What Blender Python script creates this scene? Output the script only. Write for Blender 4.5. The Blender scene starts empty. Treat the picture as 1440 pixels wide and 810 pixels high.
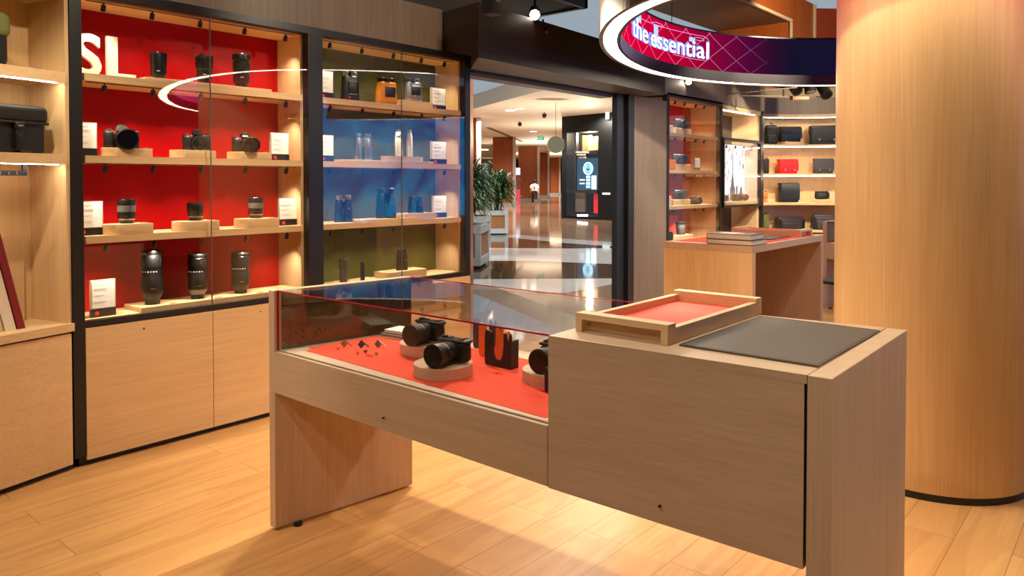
import bpy, bmesh, math, random
from mathutils import Vector, Matrix
PI = math.pi
random.seed(7)
S = bpy.context.scene
COL = S.collection

# ------------------------------------------------------------------ camera
FPX, CYP, PT, YW, H = 1050.0, 278.0, 0.0218, 0.7076, 1.45
FW = Vector((math.cos(PT)*math.cos(YW), math.cos(PT)*math.sin(YW), -math.sin(PT)))
RT = Vector((math.sin(YW), -math.cos(YW), 0))
UP = RT.cross(FW)
EYE = Vector((0, 0, H))
cd = bpy.data.cameras.new('camera'); cam = bpy.data.objects.new('camera', cd); COL.objects.link(cam)
cam.matrix_world = Matrix((( RT.x, UP.x, -FW.x, 0), (RT.y, UP.y, -FW.y, 0), (RT.z, UP.z, -FW.z, H), (0, 0, 0, 1)))
cd.sensor_width = 36; cd.lens = 36*FPX/1440; cd.shift_y = -(405-CYP)/1440; cd.clip_start = .02; cd.clip_end = 300
S.camera = cam

def at(px, py, ax, val):
    """the point of the world plane (axis ax = val) seen at a pixel of the photograph (measuring aid)"""
    r = FW + RT*((px-720)/FPX) - UP*((py-CYP)/FPX)
    return EYE + r*((val-EYE[ax])/r[ax])

# ------------------------------------------------------------------ materials
MATS = {}
def nt(name):
    m = bpy.data.materials.new(name); m.use_nodes = True
    n = m.node_tree; n.nodes.clear()
    out = n.nodes.new('ShaderNodeOutputMaterial')
    MATS[name] = m
    return m, n, out
def pbr(name, col, rough=.5, metal=0, spec=.5, bump=0, bscale=60, emis=None, es=0, coat=0, var=0):
    m, n, out = nt(name)
    p = n.nodes.new('ShaderNodeBsdfPrincipled')
    p.inputs['Base Color'].default_value = (*col, 1); p.inputs['Roughness'].default_value = rough
    p.inputs['Metallic'].default_value = metal; p.inputs['Specular IOR Level'].default_value = spec
    if coat: p.inputs['Coat Weight'].default_value = coat; p.inputs['Coat Roughness'].default_value = .05
    if emis: p.inputs['Emission Color'].default_value = (*emis, 1); p.inputs['Emission Strength'].default_value = es
    if bump or var:
        tc = n.nodes.new('ShaderNodeTexCoord'); no = n.nodes.new('ShaderNodeTexNoise')
        no.inputs['Scale'].default_value = bscale; no.inputs['Detail'].default_value = 4
        n.links.new(tc.outputs['Object'], no.inputs['Vector'])
        if bump:
            b = n.nodes.new('ShaderNodeBump'); b.inputs['Strength'].default_value = bump; b.inputs['Distance'].default_value = .002
            n.links.new(no.outputs['Fac'], b.inputs['Height']); n.links.new(b.outputs['Normal'], p.inputs['Normal'])
        if var:
            r = n.nodes.new('ShaderNodeValToRGB'); r.color_ramp.elements[0].position = .3; r.color_ramp.elements[1].position = .7
            r.color_ramp.elements[0].color = (*[c*(1-var) for c in col], 1); r.color_ramp.elements[1].color = (*[min(1, c*(1+var)) for c in col], 1)
            n.links.new(no.outputs['Fac'], r.inputs['Fac']); n.links.new(r.outputs['Color'], p.inputs['Base Color'])
    n.links.new(p.outputs[0], out.inputs[0])
    return m
def emit(name, col, s):
    m, n, out = nt(name)
    e = n.nodes.new('ShaderNodeEmission'); e.inputs[0].default_value = (*col, 1); e.inputs[1].default_value = s
    n.links.new(e.outputs[0], out.inputs[0]); return m
def glass(name, tint=(1, 1, 1), rough=0.0, f0=.045):
    m, n, out = nt(name)
    tr = n.nodes.new('ShaderNodeBsdfTransparent'); tr.inputs[0].default_value = (*tint, 1)
    gl = n.nodes.new('ShaderNodeBsdfGlossy'); gl.inputs['Roughness'].default_value = rough
    ge = n.nodes.new('ShaderNodeNewGeometry'); dt = n.nodes.new('ShaderNodeVectorMath'); dt.operation = 'DOT_PRODUCT'
    n.links.new(ge.outputs['Normal'], dt.inputs[0]); n.links.new(ge.outputs['Incoming'], dt.inputs[1])
    ab = n.nodes.new('ShaderNodeMath'); ab.operation = 'ABSOLUTE'; n.links.new(dt.outputs['Value'], ab.inputs[0])
    iv = n.nodes.new('ShaderNodeMath'); iv.operation = 'SUBTRACT'; iv.inputs[0].default_value = 1; n.links.new(ab.outputs[0], iv.inputs[1])
    pw = n.nodes.new('ShaderNodeMath'); pw.operation = 'POWER'; pw.inputs[1].default_value = 5; n.links.new(iv.outputs[0], pw.inputs[0])
    ma = n.nodes.new('ShaderNodeMath'); ma.operation = 'MULTIPLY_ADD'; ma.inputs[1].default_value = 1-f0; ma.inputs[2].default_value = f0
    n.links.new(pw.outputs[0], ma.inputs[0])
    mx = n.nodes.new('ShaderNodeMixShader'); n.links.new(ma.outputs[0], mx.inputs[0]); n.links.new(tr.outputs[0], mx.inputs[1]); n.links.new(gl.outputs[0], mx.inputs[2])
    n.links.new(mx.outputs[0], out.inputs[0]); return m
def wood(name, c1, c2, axis='Z', scale=1.0, rough=.45, coat=0, fine=.5):
    """straight-grained veneer: noise stretched along the grain axis"""
    m, n, out = nt(name)
    L = n.links.new
    tc = n.nodes.new('ShaderNodeTexCoord'); mp = n.nodes.new('ShaderNodeMapping')
    sc = {'X': (1.1, 16, 16), 'Y': (16, 1.1, 16), 'Z': (16, 16, 1.1)}[axis]
    mp.inputs['Scale'].default_value = [s*scale for s in sc]
    L(tc.outputs['Object'], mp.inputs['Vector'])
    n1 = n.nodes.new('ShaderNodeTexNoise'); n1.inputs['Scale'].default_value = 1; n1.inputs['Detail'].default_value = 6; n1.inputs['Roughness'].default_value = .6; n1.inputs['Distortion'].default_value = .8
    L(mp.outputs[0], n1.inputs['Vector'])
    mp2 = n.nodes.new('ShaderNodeMapping'); mp2.inputs['Scale'].default_value = [s*scale*(9 if s > 2 else 2.6) for s in sc]
    L(tc.outputs['Object'], mp2.inputs['Vector'])
    n2 = n.nodes.new('ShaderNodeTexNoise'); n2.inputs['Scale'].default_value = 1; n2.inputs['Detail'].default_value = 3
    L(mp2.outputs[0], n2.inputs['Vector'])
    mx = n.nodes.new('ShaderNodeMix'); mx.data_type = 'FLOAT'; mx.inputs[0].default_value = fine
    L(n1.outputs['Fac'], mx.inputs[2]); L(n2.outputs['Fac'], mx.inputs[3])
    r = n.nodes.new('ShaderNodeValToRGB'); r.color_ramp.elements[0].position = .36; r.color_ramp.elements[1].position = .66
    r.color_ramp.elements[0].color = (*c2, 1); r.color_ramp.elements[1].color = (*c1, 1)
    L(mx.outputs[0], r.inputs[0])
    p = n.nodes.new('ShaderNodeBsdfPrincipled'); p.inputs['Roughness'].default_value = rough; p.inputs['Specular IOR Level'].default_value = .35
    p.inputs['Coat Weight'].default_value = coat
    L(r.outputs[0], p.inputs['Base Color'])
    b = n.nodes.new('ShaderNodeBump'); b.inputs['Strength'].default_value = .12; b.inputs['Distance'].default_value = .001
    L(n2.outputs['Fac'], b.inputs['Height']); L(b.outputs[0], p.inputs['Normal'])
    L(p.outputs[0], out.inputs[0]); return m
def lin(r, g, b):
    f = lambda c: (c/255/12.92) if c/255 <= .04045 else ((c/255+.055)/1.055)**2.4
    return (f(r), f(g), f(b))

OAK1, OAK2 = lin(236, 204, 156), lin(222, 184, 134)
oakZ = wood('oak_vertical', OAK1, OAK2, 'Z'); oakX = wood('oak_lengthwise', OAK1, OAK2, 'X'); oakY = wood('oak_crosswise', OAK1, OAK2, 'Y')
CT1, CT2 = lin(213, 184, 157), lin(197, 165, 136)
ctZ = wood('counter_oak_vertical', CT1, CT2, 'Z'); ctY = wood('counter_oak_lengthwise', CT1, CT2, 'Y'); ctX = wood('counter_oak_crosswise', CT1, CT2, 'X')
colZ = wood('column_oak', lin(222, 184, 134), lin(208, 166, 114), 'Z', .8, .4)
brownX = wood('dark_brown_oak', lin(130, 115, 103), lin(110, 97, 87), 'Z', .5, .5)
umberX = wood('umber_veneer', lin(66, 55, 50), lin(50, 41, 38), 'X', .35, .4)
greyw = wood('grey_brown_oak', lin(150, 134, 120), lin(132, 116, 102), 'Z', .6, .5)
mallw = wood('mall_red_brown_wood', lin(160, 84, 34), lin(138, 68, 24), 'Z', .3, .35)
blackm = pbr('black_powder_coat', lin(26, 25, 26), .4)
blackp = pbr('black_plastic', lin(11, 10, 10), .42, bump=.1, bscale=300)
rubber = pbr('black_rubber', lin(18, 17, 17), .6, bump=.3, bscale=500)
leather = pbr('black_leather', lin(24, 22, 21), .5, bump=.5, bscale=260)
glossb = pbr('black_gloss', lin(10, 10, 11), .12)
lensg = pbr('coated_lens_glass', lin(14, 14, 24), .04, spec=1, coat=1)
greyr = pbr('grey_ring_rubber', lin(96, 92, 88), .6)
silver = pbr('silver_metal', lin(190, 188, 184), .28, 1)
chrome = pbr('satin_chrome', lin(150, 148, 146), .35, .8)
gold = pbr('brass', lin(226, 178, 70), .3, 1)
cream = pbr('cream_armour', lin(226, 216, 190), .55)
white = pbr('white_paint', lin(240, 238, 234), .5)
paper = pbr('white_card', lin(253, 252, 248), .6)
inkm = pbr('grey_print', lin(196, 194, 190), .7)
reddot = pbr('red_enamel', lin(230, 40, 26), .3)
redback = pbr('red_lacquer_panel', lin(168, 0, 3), .45, spec=.15)
olive = pbr('olive_lacquer_panel', lin(76, 76, 28), .45, spec=.3)
redmat = pbr('coral_red_felt', lin(240, 84, 62), .75, spec=.2, bump=.2, bscale=500)
redmat2 = pbr('tray_red_leather', lin(226, 76, 48), .55, bump=.2, bscale=400)
greymat = pbr('charcoal_leather', lin(84, 75, 68), .5, bump=.35, bscale=450)
orange = pbr('orange_leather', lin(236, 122, 50), .5, bump=.2, bscale=300)
amber = pbr('amber_armour', lin(226, 142, 22), .5)
tan = pbr('tan_metal', lin(190, 130, 80), .4, .6)
redl = pbr('red_bag_leather', lin(214, 26, 20), .45, bump=.3, bscale=200)
oliveb = pbr('olive_canvas', lin(104, 110, 58), .8, bump=.5, bscale=300)
slate = pbr('slate_leather', lin(64, 62, 64), .5, bump=.4, bscale=260)
brownl = pbr('dark_brown_leather', lin(58, 48, 44), .4, bump=.5, bscale=180)
lensb = pbr('dark_smoked_panel', lin(44, 28, 18), .06, spec=.8)
rededge = pbr('red_glass_edge', lin(160, 2, 16), .2, emis=None)
clear = glass('clear_glass'); clear2 = glass('case_glass', (.975, .97, .97), f0=.06)
darkceil = pbr('dark_ceiling_paint', lin(50, 47, 46), .6)
letterm = pbr('cream_letter_paint', lin(240, 226, 204), .5)
bookc = pbr('book_cover_grey', lin(110, 106, 106), .4); bookd = pbr('book_cover_navy', lin(46, 44, 56), .4); pages = pbr('book_pages', lin(226, 212, 196), .8)
strip = emit('warm_led_strip', (1, .86, .66), 20)
warmdisc = emit('warm_lamp_face', (1, .9, .75), 30)

# ------------------------------------------------------------------ mesh builder
class M:
    def __init__(s, T=None):
        s.b = bmesh.new(); s.T = T
    def add(s, vs, fs, mi=0):
        V = [s.b.verts.new(v) for v in vs]
        for f in fs:
            try:
                F = s.b.faces.new([V[i] for i in f]); F.material_index = mi
            except ValueError: pass
        return V
    def hexa(s, p, mi=0):   # p: 4 bottom (ccw), 4 top
        return s.add(p, [(3, 2, 1, 0), (4, 5, 6, 7), (0, 1, 5, 4), (1, 2, 6, 5), (2, 3, 7, 6), (3, 0, 4, 7)], mi)
    def box(s, x0, y0, z0, x1, y1, z1, mi=0):
        return s.hexa([(x0, y0, z0), (x1, y0, z0), (x1, y1, z0), (x0, y1, z0), (x0, y0, z1), (x1, y0, z1), (x1, y1, z1), (x0, y1, z1)], mi)
    def rbox(s, x0, y0, z0, x1, y1, z1, r=.01, seg=3, mi=0):
        """box with all edges rounded"""
        t = bmesh.new(); bmesh.ops.create_cube(t, size=1)
        for v in t.verts:
            v.co = Vector(((x0+x1)/2+v.co.x*(x1-x0), (y0+y1)/2+v.co.y*(y1-y0), (z0+z1)/2+v.co.z*(z1-z0)))
        r = min(r, .49*min(abs(x1-x0), abs(y1-y0), abs(z1-z0)))
        bmesh.ops.bevel(t, geom=t.edges[:], offset=r, segments=seg, profile=.5, affect='EDGES')
        return s.merge(t, mi)
    def merge(s, t, mi=None):
        t.verts.index_update()
        V = [s.b.verts.new(v.co) for v in t.verts]
        for f in t.faces:
            try:
                F = s.b.faces.new([V[v.index] for v in f.verts]); F.material_index = f.material_index if mi is None else mi
            except ValueError: pass
        t.free(); return V
    def prism(s, poly, z0, z1, mi=0, axis='z'):
        n = len(poly)
        f = {'z': lambda a, b, c: (a, b, c), 'y': lambda a, b, c: (a, c, b), 'x': lambda a, b, c: (c, a, b)}[axis]
        vs = [f(a, b, z0) for a, b in poly]+[f(a, b, z1) for a, b in poly]
        fs = [tuple(range(n-1, -1, -1)), tuple(range(n, 2*n))]+[(i, (i+1) % n, n+(i+1) % n, n+i) for i in range(n)]
        return s.add(vs, fs, mi)
    def lathe(s, prof, seg=28, T=None, cap=True):
        """prof: (radius, z, material index of the band that starts here)"""
        rings = []
        T = T or Matrix()
        for q in prof:
            rings.append([s.b.verts.new(T @ Vector((q[0]*math.cos(2*PI*i/seg), q[0]*math.sin(2*PI*i/seg), q[1]))) for i in range(seg)])
        for k in range(len(prof)-1):
            mi = prof[k][2] if len(prof[k]) > 2 else 0
            for i in range(seg):
                F = s.b.faces.new((rings[k][i], rings[k][(i+1) % seg], rings[k+1][(i+1) % seg], rings[k+1][i])); F.material_index = mi
        if cap:
            F = s.b.faces.new(rings[0][::-1]); F.material_index = prof[0][2] if len(prof[0]) > 2 else 0
            F = s.b.faces.new(rings[-1]); F.material_index = prof[-1][2] if len(prof[-1]) > 2 else 0
        return s
    def cyl(s, x, y, z0, z1, r, r1=None, seg=24, mi=0):
        return s.lathe([(r, z0, mi), (r if r1 is None else r1, z1, mi)], seg, Matrix.Translation((x, y, 0)))
    def tube(s, pts, r, seg=8, mi=0, closed=False):
        pts = [Vector(p) for p in pts]; n = len(pts); rings = []
        for i, p in enumerate(pts):
            a = pts[i-1] if (i or closed) else p; b = pts[(i+1) % n] if (i < n-1 or closed) else p
            d = (b-a).normalized(); u = d.orthogonal().normalized() if abs(d.z) > .95 else d.cross(Vector((0, 0, 1))).normalized()
            w = d.cross(u)
            rr = r[i] if isinstance(r, (list, tuple)) else r
            rings.append([s.b.verts.new(p+u*rr*math.cos(2*PI*k/seg)+w*rr*math.sin(2*PI*k/seg)) for k in range(seg)])
        for i in range(n if closed else n-1):
            A, B = rings[i], rings[(i+1) % n]
            for k in range(seg):
                F = s.b.faces.new((A[k], A[(k+1) % seg], B[(k+1) % seg], B[k])); F.material_index = mi
        if not closed:
            for q in (rings[0][::-1], rings[-1]):
                F = s.b.faces.new(q); F.material_index = mi
    def obj(s, name, mats, parent=None, world=False, smooth=False, T=None):
        if not isinstance(mats, (list, tuple)): mats = [mats]
        if T is not None: s.b.transform(T)
        if world and parent is not None:
            q = parent; off = Vector()
            while q: off += q.location; q = q.parent
            for v in s.b.verts: v.co -= off
        bmesh.ops.recalc_face_normals(s.b, faces=s.b.faces[:])
        me = bpy.data.meshes.new(name); s.b.to_mesh(me); s.b.free()
        for m in mats: me.materials.append(m)
        if smooth:
            for p in me.polygons: p.use_smooth = True
            try: me.set_sharp_from_angle(angle=math.radians(38))
            except Exception: pass
        o = bpy.data.objects.new(name, me); COL.objects.link(o)
        if parent is not None: o.parent = parent
        return o

def thing(name, label, cat, loc=(0, 0, 0), rz=0, group=None):
    o = bpy.data.objects.new(name, None); COL.objects.link(o); o.empty_display_size = .05
    o.location = loc; o.rotation_euler = (0, 0, rz); o['label'] = label; o['category'] = cat
    if group: o['group'] = group
    return o
def tag(o, label, cat, group=None):
    o['label'] = label; o['category'] = cat
    if group: o['group'] = group
    return o
def struct(o):
    o['kind'] = 'structure'; return o
def dup(root, loc=None, rz=None, label=None, group=None, scale=None):
    r = root.copy(); COL.objects.link(r)
    if loc is not None: r.location = loc
    if rz is not None: r.rotation_euler = (0, 0, rz)
    if scale is not None: r.scale = scale if isinstance(scale, tuple) else (scale,)*3
    if label: r['label'] = label
    if group: r['group'] = group
    for ch in list(root.children):
        c = ch.copy(); COL.objects.link(c); c.parent = r
        for g in list(ch.children):
            d = g.copy(); COL.objects.link(d); d.parent = c
    return r
def text_bm(txt, size, extrude=.002, bold=0, sx=1.0):
    cu = bpy.data.curves.new('txt', 'FONT'); cu.body = txt; cu.size = size; cu.extrude = extrude; cu.offset = bold; cu.resolution_u = 4
    o = bpy.data.objects.new('txt', cu); COL.objects.link(o)
    dg = bpy.context.evaluated_depsgraph_get(); dg.update()
    me = bpy.data.meshes.new_from_object(o.evaluated_get(dg))
    b = bmesh.new(); b.from_mesh(me)
    bmesh.ops.remove_doubles(b, verts=b.verts[:], dist=1e-6)
    bpy.data.objects.remove(o); bpy.data.curves.remove(cu); bpy.data.meshes.remove(me)
    for v in b.verts: v.co.x *= sx
    for f in b.faces: f.material_index = 0
    return b
def face_front(b, at_):      # lay text standing in the XZ plane, facing -Y
    b.transform(Matrix.Translation(at_) @ Matrix.Rotation(PI/2, 4, 'X'))
    return b

def spot(loc, aim, energy, angle=60, blend=.6, size=.02, col=(1, .84, .64)):
    l = bpy.data.lights.new('spot', 'SPOT'); l.energy = energy; l.spot_size = math.radians(angle); l.spot_blend = blend
    l.shadow_soft_size = size; l.color = col
    o = bpy.data.objects.new('spot_lamp', l); COL.objects.link(o); o.location = loc
    d = Vector(aim)-Vector(loc); o.rotation_euler = d.to_track_quat('-Z', 'Y').to_euler()
    return o
def area(loc, aim, sx, sy, energy, col=(1, 1, 1)):
    l = bpy.data.lights.new('area', 'AREA'); l.shape = 'RECTANGLE'; l.size = sx; l.size_y = sy; l.energy = energy; l.color = col
    o = bpy.data.objects.new('area_lamp', l); COL.objects.link(o); o.location = loc
    d = Vector(aim)-Vector(loc); o.rotation_euler = d.to_track_quat('-Z', 'Y').to_euler()
    return o
# ------------------------------------------------------------------ the setting
def plank_mat():
    m, n, out = nt('oak_plank_floor'); L = n.links.new
    tc = n.nodes.new('ShaderNodeTexCoord'); mp = n.nodes.new('ShaderNodeMapping'); mp.inputs['Location'].default_value = (.37, -.586, 0)
    L(tc.outputs['Object'], mp.inputs[0])
    br = n.nodes.new('ShaderNodeTexBrick'); br.offset = .37; br.offset_frequency = 2
    br.inputs['Scale'].default_value = 1; br.inputs['Brick Width'].default_value = 1.45; br.inputs['Row Height'].default_value = .197
    br.inputs['Mortar Size'].default_value = .0011; br.inputs['Mortar Smooth'].default_value = .1; br.inputs['Bias'].default_value = 0
    br.inputs['Color1'].default_value = (.25, .25, .25, 1); br.inputs['Color2'].default_value = (.75, .75, .75, 1); br.inputs['Mortar'].default_value = (0, 0, 0, 1)
    L(mp.outputs[0], br.inputs['Vector'])
    mg = n.nodes.new('ShaderNodeMapping'); mg.inputs['Scale'].default_value = (.8, 7, 1); L(tc.outputs['Object'], mg.inputs[0])
    ad = n.nodes.new('ShaderNodeVectorMath'); ad.operation = 'MULTIPLY_ADD'; ad.inputs[1].default_value = (9, 9, 9)
    L(br.outputs['Color'], ad.inputs[0]); L(mg.outputs[0], ad.inputs[2])
    n1 = n.nodes.new('ShaderNodeTexNoise'); n1.inputs['Scale'].default_value = 1; n1.inputs['Detail'].default_value = 7; n1.inputs['Distortion'].default_value = 1.6
    L(ad.outputs[0], n1.inputs['Vector'])
    wv = n.nodes.new('ShaderNodeMath'); wv.operation = 'SINE'; w2 = n.nodes.new('ShaderNodeMath'); w2.operation = 'MULTIPLY'; w2.inputs[1].default_value = 42
    L(n1.outputs['Fac'], w2.inputs[0]); L(w2.outputs[0], wv.inputs[0])
    a = n.nodes.new('ShaderNodeMath'); a.operation = 'MULTIPLY_ADD'; a.inputs[1].default_value = .05; L(wv.outputs[0], a.inputs[0]); L(n1.outputs['Fac'], a.inputs[2])
    b = n.nodes.new('ShaderNodeMath'); b.operation = 'MULTIPLY_ADD'; b.inputs[1].default_value = .35; L(br.outputs['Color'], b.inputs[0]); L(a.outputs[0], b.inputs[2])
    r = n.nodes.new('ShaderNodeValToRGB'); r.color_ramp.elements[0].position = .42; r.color_ramp.elements[1].position = .95
    r.color_ramp.elements[0].color = (*lin(190, 136, 82), 1); r.color_ramp.elements[1].color = (*lin(220, 168, 108), 1)
    L(b.outputs[0], r.inputs[0])
    mx = n.nodes.new('ShaderNodeMix'); mx.data_type = 'RGBA'; L(br.outputs['Fac'], mx.inputs[0]); L(r.outputs[0], mx.inputs[6]); mx.inputs[7].default_value = (*lin(110, 72, 40), 1)
    p = n.nodes.new('ShaderNodeBsdfPrincipled'); p.inputs['Roughness'].default_value = .38; p.inputs['Specular IOR Level'].default_value = .4
    L(mx.outputs[2], p.inputs['Base Color']); L(p.outputs[0], out.inputs[0]); return m
floorm = plank_mat()
m = M(); m.prism([(-3, -6), (12.5, -6), (12.5, 4.25), (-3, 4.25)], -.03, 0); struct(m.obj('floor', floorm))
mallf = pbr('polished_beige_marble', lin(150, 122, 100), .07, spec=.9, var=.12, bscale=1.2)
mallwht = pbr('polished_white_marble', lin(205, 205, 206), .06, spec=.9, var=.05, bscale=2)
malldk = pbr('polished_brown_marble', lin(82, 58, 46), .05, spec=1, var=.15, bscale=2)
m = M(); m.prism([(-20, 4.25), (12.5, 4.25), (12.5, -30), (150, -30), (150, 150), (-20, 150)], -.03, -.001); struct(m.obj('floor', mallf))
def stripe(px, mat, z):
    m = M(); P = [at(x, y, 2, 0) for x, y in px]
    m.prism([(p.x, p.y) for p in P], -.0008, z); return m.obj
for i, (pts, mat, z) in enumerate([
        ([(560, 338), (560, 349.6), (1000, 349.6), (1000, 345), (800, 338), (710, 330), (640, 326)], malldk, .0006),
        ([(560, 330), (640, 334), (708, 333), (790, 341.5), (900, 349), (900, 343), (790, 335.5), (708, 328.5), (640, 326), (560, 324)], mallwht, .0012),
        ([(500, 347.5), (500, 366), (750, 367), (800, 369), (1000, 377), (1000, 347.5), (800, 349.5)], mallwht, .0012),
        ([(500, 366), (500, 394), (700, 393), (1000, 391), (1000, 377), (800, 369), (750, 367)], malldk, .0006),
        ([(400, 394), (500, 405), (600, 405), (795, 412), (860, 400), (1000, 391), (700, 392.5)], mallwht, .0012)]):
    P = [at(x, y, 2, 0) for x, y in pts]; m = M()
    m.add([(p.x, p.y, z) for p in P]+[(p.x, p.y, -.0005) for p in P], [tuple(range(len(P)))]+[(k, (k+1) % len(P), len(P)+(k+1) % len(P), len(P)+k) for k in range(len(P))])
    struct(m.obj('trim_%d' % (i+20), mat))

# store walls
m = M(); m.box(-3, 4.5, 0, 4.34, 4.62, 2.75); struct(m.obj('wall_left', oakZ))
m = M(); m.box(6.69, 4.1, 0, 7.44, 4.19, 2.34); struct(m.obj('wall_panel', greyw)).name = 'wall_beside_entrance'
m = M(); m.box(7.44, 4.56, 0, 10.3, 4.68, 2.8); struct(m.obj('wall_left', greyw))
m = M(); m.box(-3.1, -6, 0, -3, 4.6, 7); struct(m.obj('wall_back', brownX))
m = M(); m.box(-3.1, -6.1, 0, 12.5, -6, 7); struct(m.obj('wall_right', brownX))  # both walls raised above the shop to block sky reflections
m = M(); m.box(-3.1, -6.1, 3.2, 3.2, 4.06, 3.3); struct(m.obj('ceiling', darkceil))
m = M(); m.box(-3.1, -6.1, 7, 30, 4.79, 7.2); struct(m.obj('ceiling', darkceil))  # unseen dark cover added over the shop to keep sky out of the glass
m = M(); m.box(30, -6.1, 0, 30.2, 4.79, 7); struct(m.obj('wall_mall', brownX))
# bulkheads
m = M(); m.box(.2, 4.1, 2.44, 3.98, 4.5, 2.75); struct(m.obj('trim_1', brownX))
m = M()
V_ = [(3.99, 4.1, 2.445), (3.93, 3.68, 2.34), (6.86, 3.80, 2.34), (6.86, 4.3, 2.34), (4.29, 4.3, 2.34), (4.29, 4.098, 2.34), (4.29, 4.098, 2.445),
      (3.99, 4.1, 2.735), (3.93, 3.68, 2.735), (6.86, 3.80, 2.71), (6.86, 4.3, 2.71), (3.99, 4.3, 2.735), (3.99, 4.3, 2.445), (4.29, 4.3, 2.445)]
m.add(V_, [(0, 1, 8, 7), (1, 2, 9, 8), (2, 3, 10, 9), (11, 7, 8, 9, 10), (12, 0, 7, 11), (3, 4, 13, 12, 11, 10)])
m.add(V_, [(1, 5, 4, 3, 2), (0, 6, 1), (6, 5, 1), (0, 12, 13, 6), (6, 13, 4, 5)], 1)
bmesh.ops.remove_doubles(m.b, verts=m.b.verts[:], dist=1e-5)
struct(m.obj('trim_2', [umberX, pbr('soffit_bounce_grey', lin(92, 86, 86), .5)]))  # lighter grey underside carries reflected light in its colour
m = M(); m.box(6.86, 4.1, 2.42, 10.2, 4.56, 2.82); struct(m.obj('trim_3', greyw))
m = M(); m.box(4.34, 4.16, 2.30, 6.42, 4.3, 2.345); m.box(4.34, 4.12, 2.325, 6.42, 4.16, 2.345, 1); struct(m.obj('trim_4', [pbr('grey_head_trim', lin(104, 104, 112), .4), blackm]))
jamb = pbr('anthracite_door_jamb', lin(38, 42, 50), .35)
m = M(); m.box(6.425, 4.10, 0, 6.56, 4.16, 2.34); m.box(6.58, 4.06, 0, 6.69, 4.19, 2.34); m.box(6.56, 4.12, 0, 6.58, 4.16, 2.34, 1); struct(m.obj('trim_5', [jamb, blackm]))
# raised dark ceiling raft over the entrance
m = M(); m.box(2.0, 3.86, 3.0, 5.46, 5.3, 3.05); m.box(3.2, 3.82, 2.985, 5.50, 3.86, 3.08, 1); m.box(5.46, 3.82, 2.985, 5.50, 5.3, 3.08, 1); struct(m.obj('trim_6', [darkceil, blackm]))
m = M(); m.box(8.9, .2, 2.86, 14.5, 4.3, 2.95); struct(m.obj('ceiling', darkceil))
# pier just left of the frame
m = M(); P = at(1.5, 480, 2, .55); P2 = Vector((P.x, P.y, 0))*.86
m.prism([(P2.x, P2.y), (P2.x+.02, P2.y+.03), (P2.x-.3, P2.y+.35), (P2.x-.5, P2.y-.1)], 0, .62); struct(m.obj('trim_7', [greyw]))

# curved bay geometry
FC, FR, FB = Vector((9.855, 3.128)), 1.10, 1.45
def arc(r, a0, a1, n=24): return [(FC.x+r*math.cos(math.radians(a0+(a1-a0)*i/n)), FC.y+r*math.sin(math.radians(a0+(a1-a0)*i/n))) for i in range(n+1)]
m = M(); m.prism(arc(1.5, 74, -30)+arc(1.62, -30, 74), 0, 2.82); struct(m.obj('wall_far', oakZ))
m = M(); m.prism(arc(1.10, 71, -30)+arc(1.5, -30, 71), 2.40, 2.63); struct(m.obj('trim_8', greyw))

# upper and lower mall ceilings
ceilglow = emit('atrium_ceiling_fill_glow', (.74, .88, 1.0), .21)  # plain pale ceiling made to glow, standing in for daylight fill
m = M(); m.box(-10, 4.8, 7, 60, 60, 7.2); struct(m.obj('ceiling', ceilglow))
mallc = pbr('mall_plaster_ceiling', lin(214, 200, 182), .6)
m = M(); m.prism([(14.45, 9), (40.5, 60), (60, 160), (160, 160), (160, -10), (60, -10)], 4.0, 4.5); struct(m.obj('ceiling', mallc))
m = M(); m.box(-25, 110, -.5, 160, 111, 6); struct(m.obj('wall_mall', mallc))
m = M(); m.box(120, -10, -.5, 121, 110, 6); struct(m.obj('wall_mall', mallc))

# wood clad beam and its pier over the halo
trimm = pbr('pale_metal_trim', lin(190, 170, 140), .4)
bt = thing('wood_clad_beam', 'orange-brown wood clad mall beam high behind the glowing halo, pale metal edge trim', 'beam', (12, 4.4, 4))
m = M(); m.box(4.5, 4.4, 4.012, 11.98, 5.66, 4.46); m.obj('beam_box', mallw, bt, True)
m = M(); m.box(4.5, 4.4, 4.0, 11.98, 5.66, 4.012); m.obj('soffit_board', wood('shaded_beam_wood', lin(98, 72, 54), lin(84, 60, 44), 'X'), bt, True)  # darker copy of the beam wood; underside shade put into its colour
m = M(); m.box(11.98, 4.4, 0, 13.05, 5.66, 4.46); m.obj('pier', mallw, bt, True)
m = M(); m.box(4.5, 4.37, 3.985, 11.99, 4.40, 4.03); m.box(11.95, 4.37, 2.6, 11.99, 4.40, 4.0); m.box(13.03, 4.37, 2.6, 13.09, 4.40, 4.46); m.obj('edge_trim', trimm, bt, True)
q_ = at(1143.5, 11.5, 2, 4.46); q2_ = q_+RT*4+FW*.3; m = M(); m.prism([(q_.x, q_.y), (q2_.x, q2_.y), (q2_.x+.6, q2_.y+.6), (q_.x+.6, q_.y+.6)], 0, 4.46); m.obj('side_panel', pbr('deep_red_brown_wood', lin(128, 48, 14), .4), bt, True)

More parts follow.
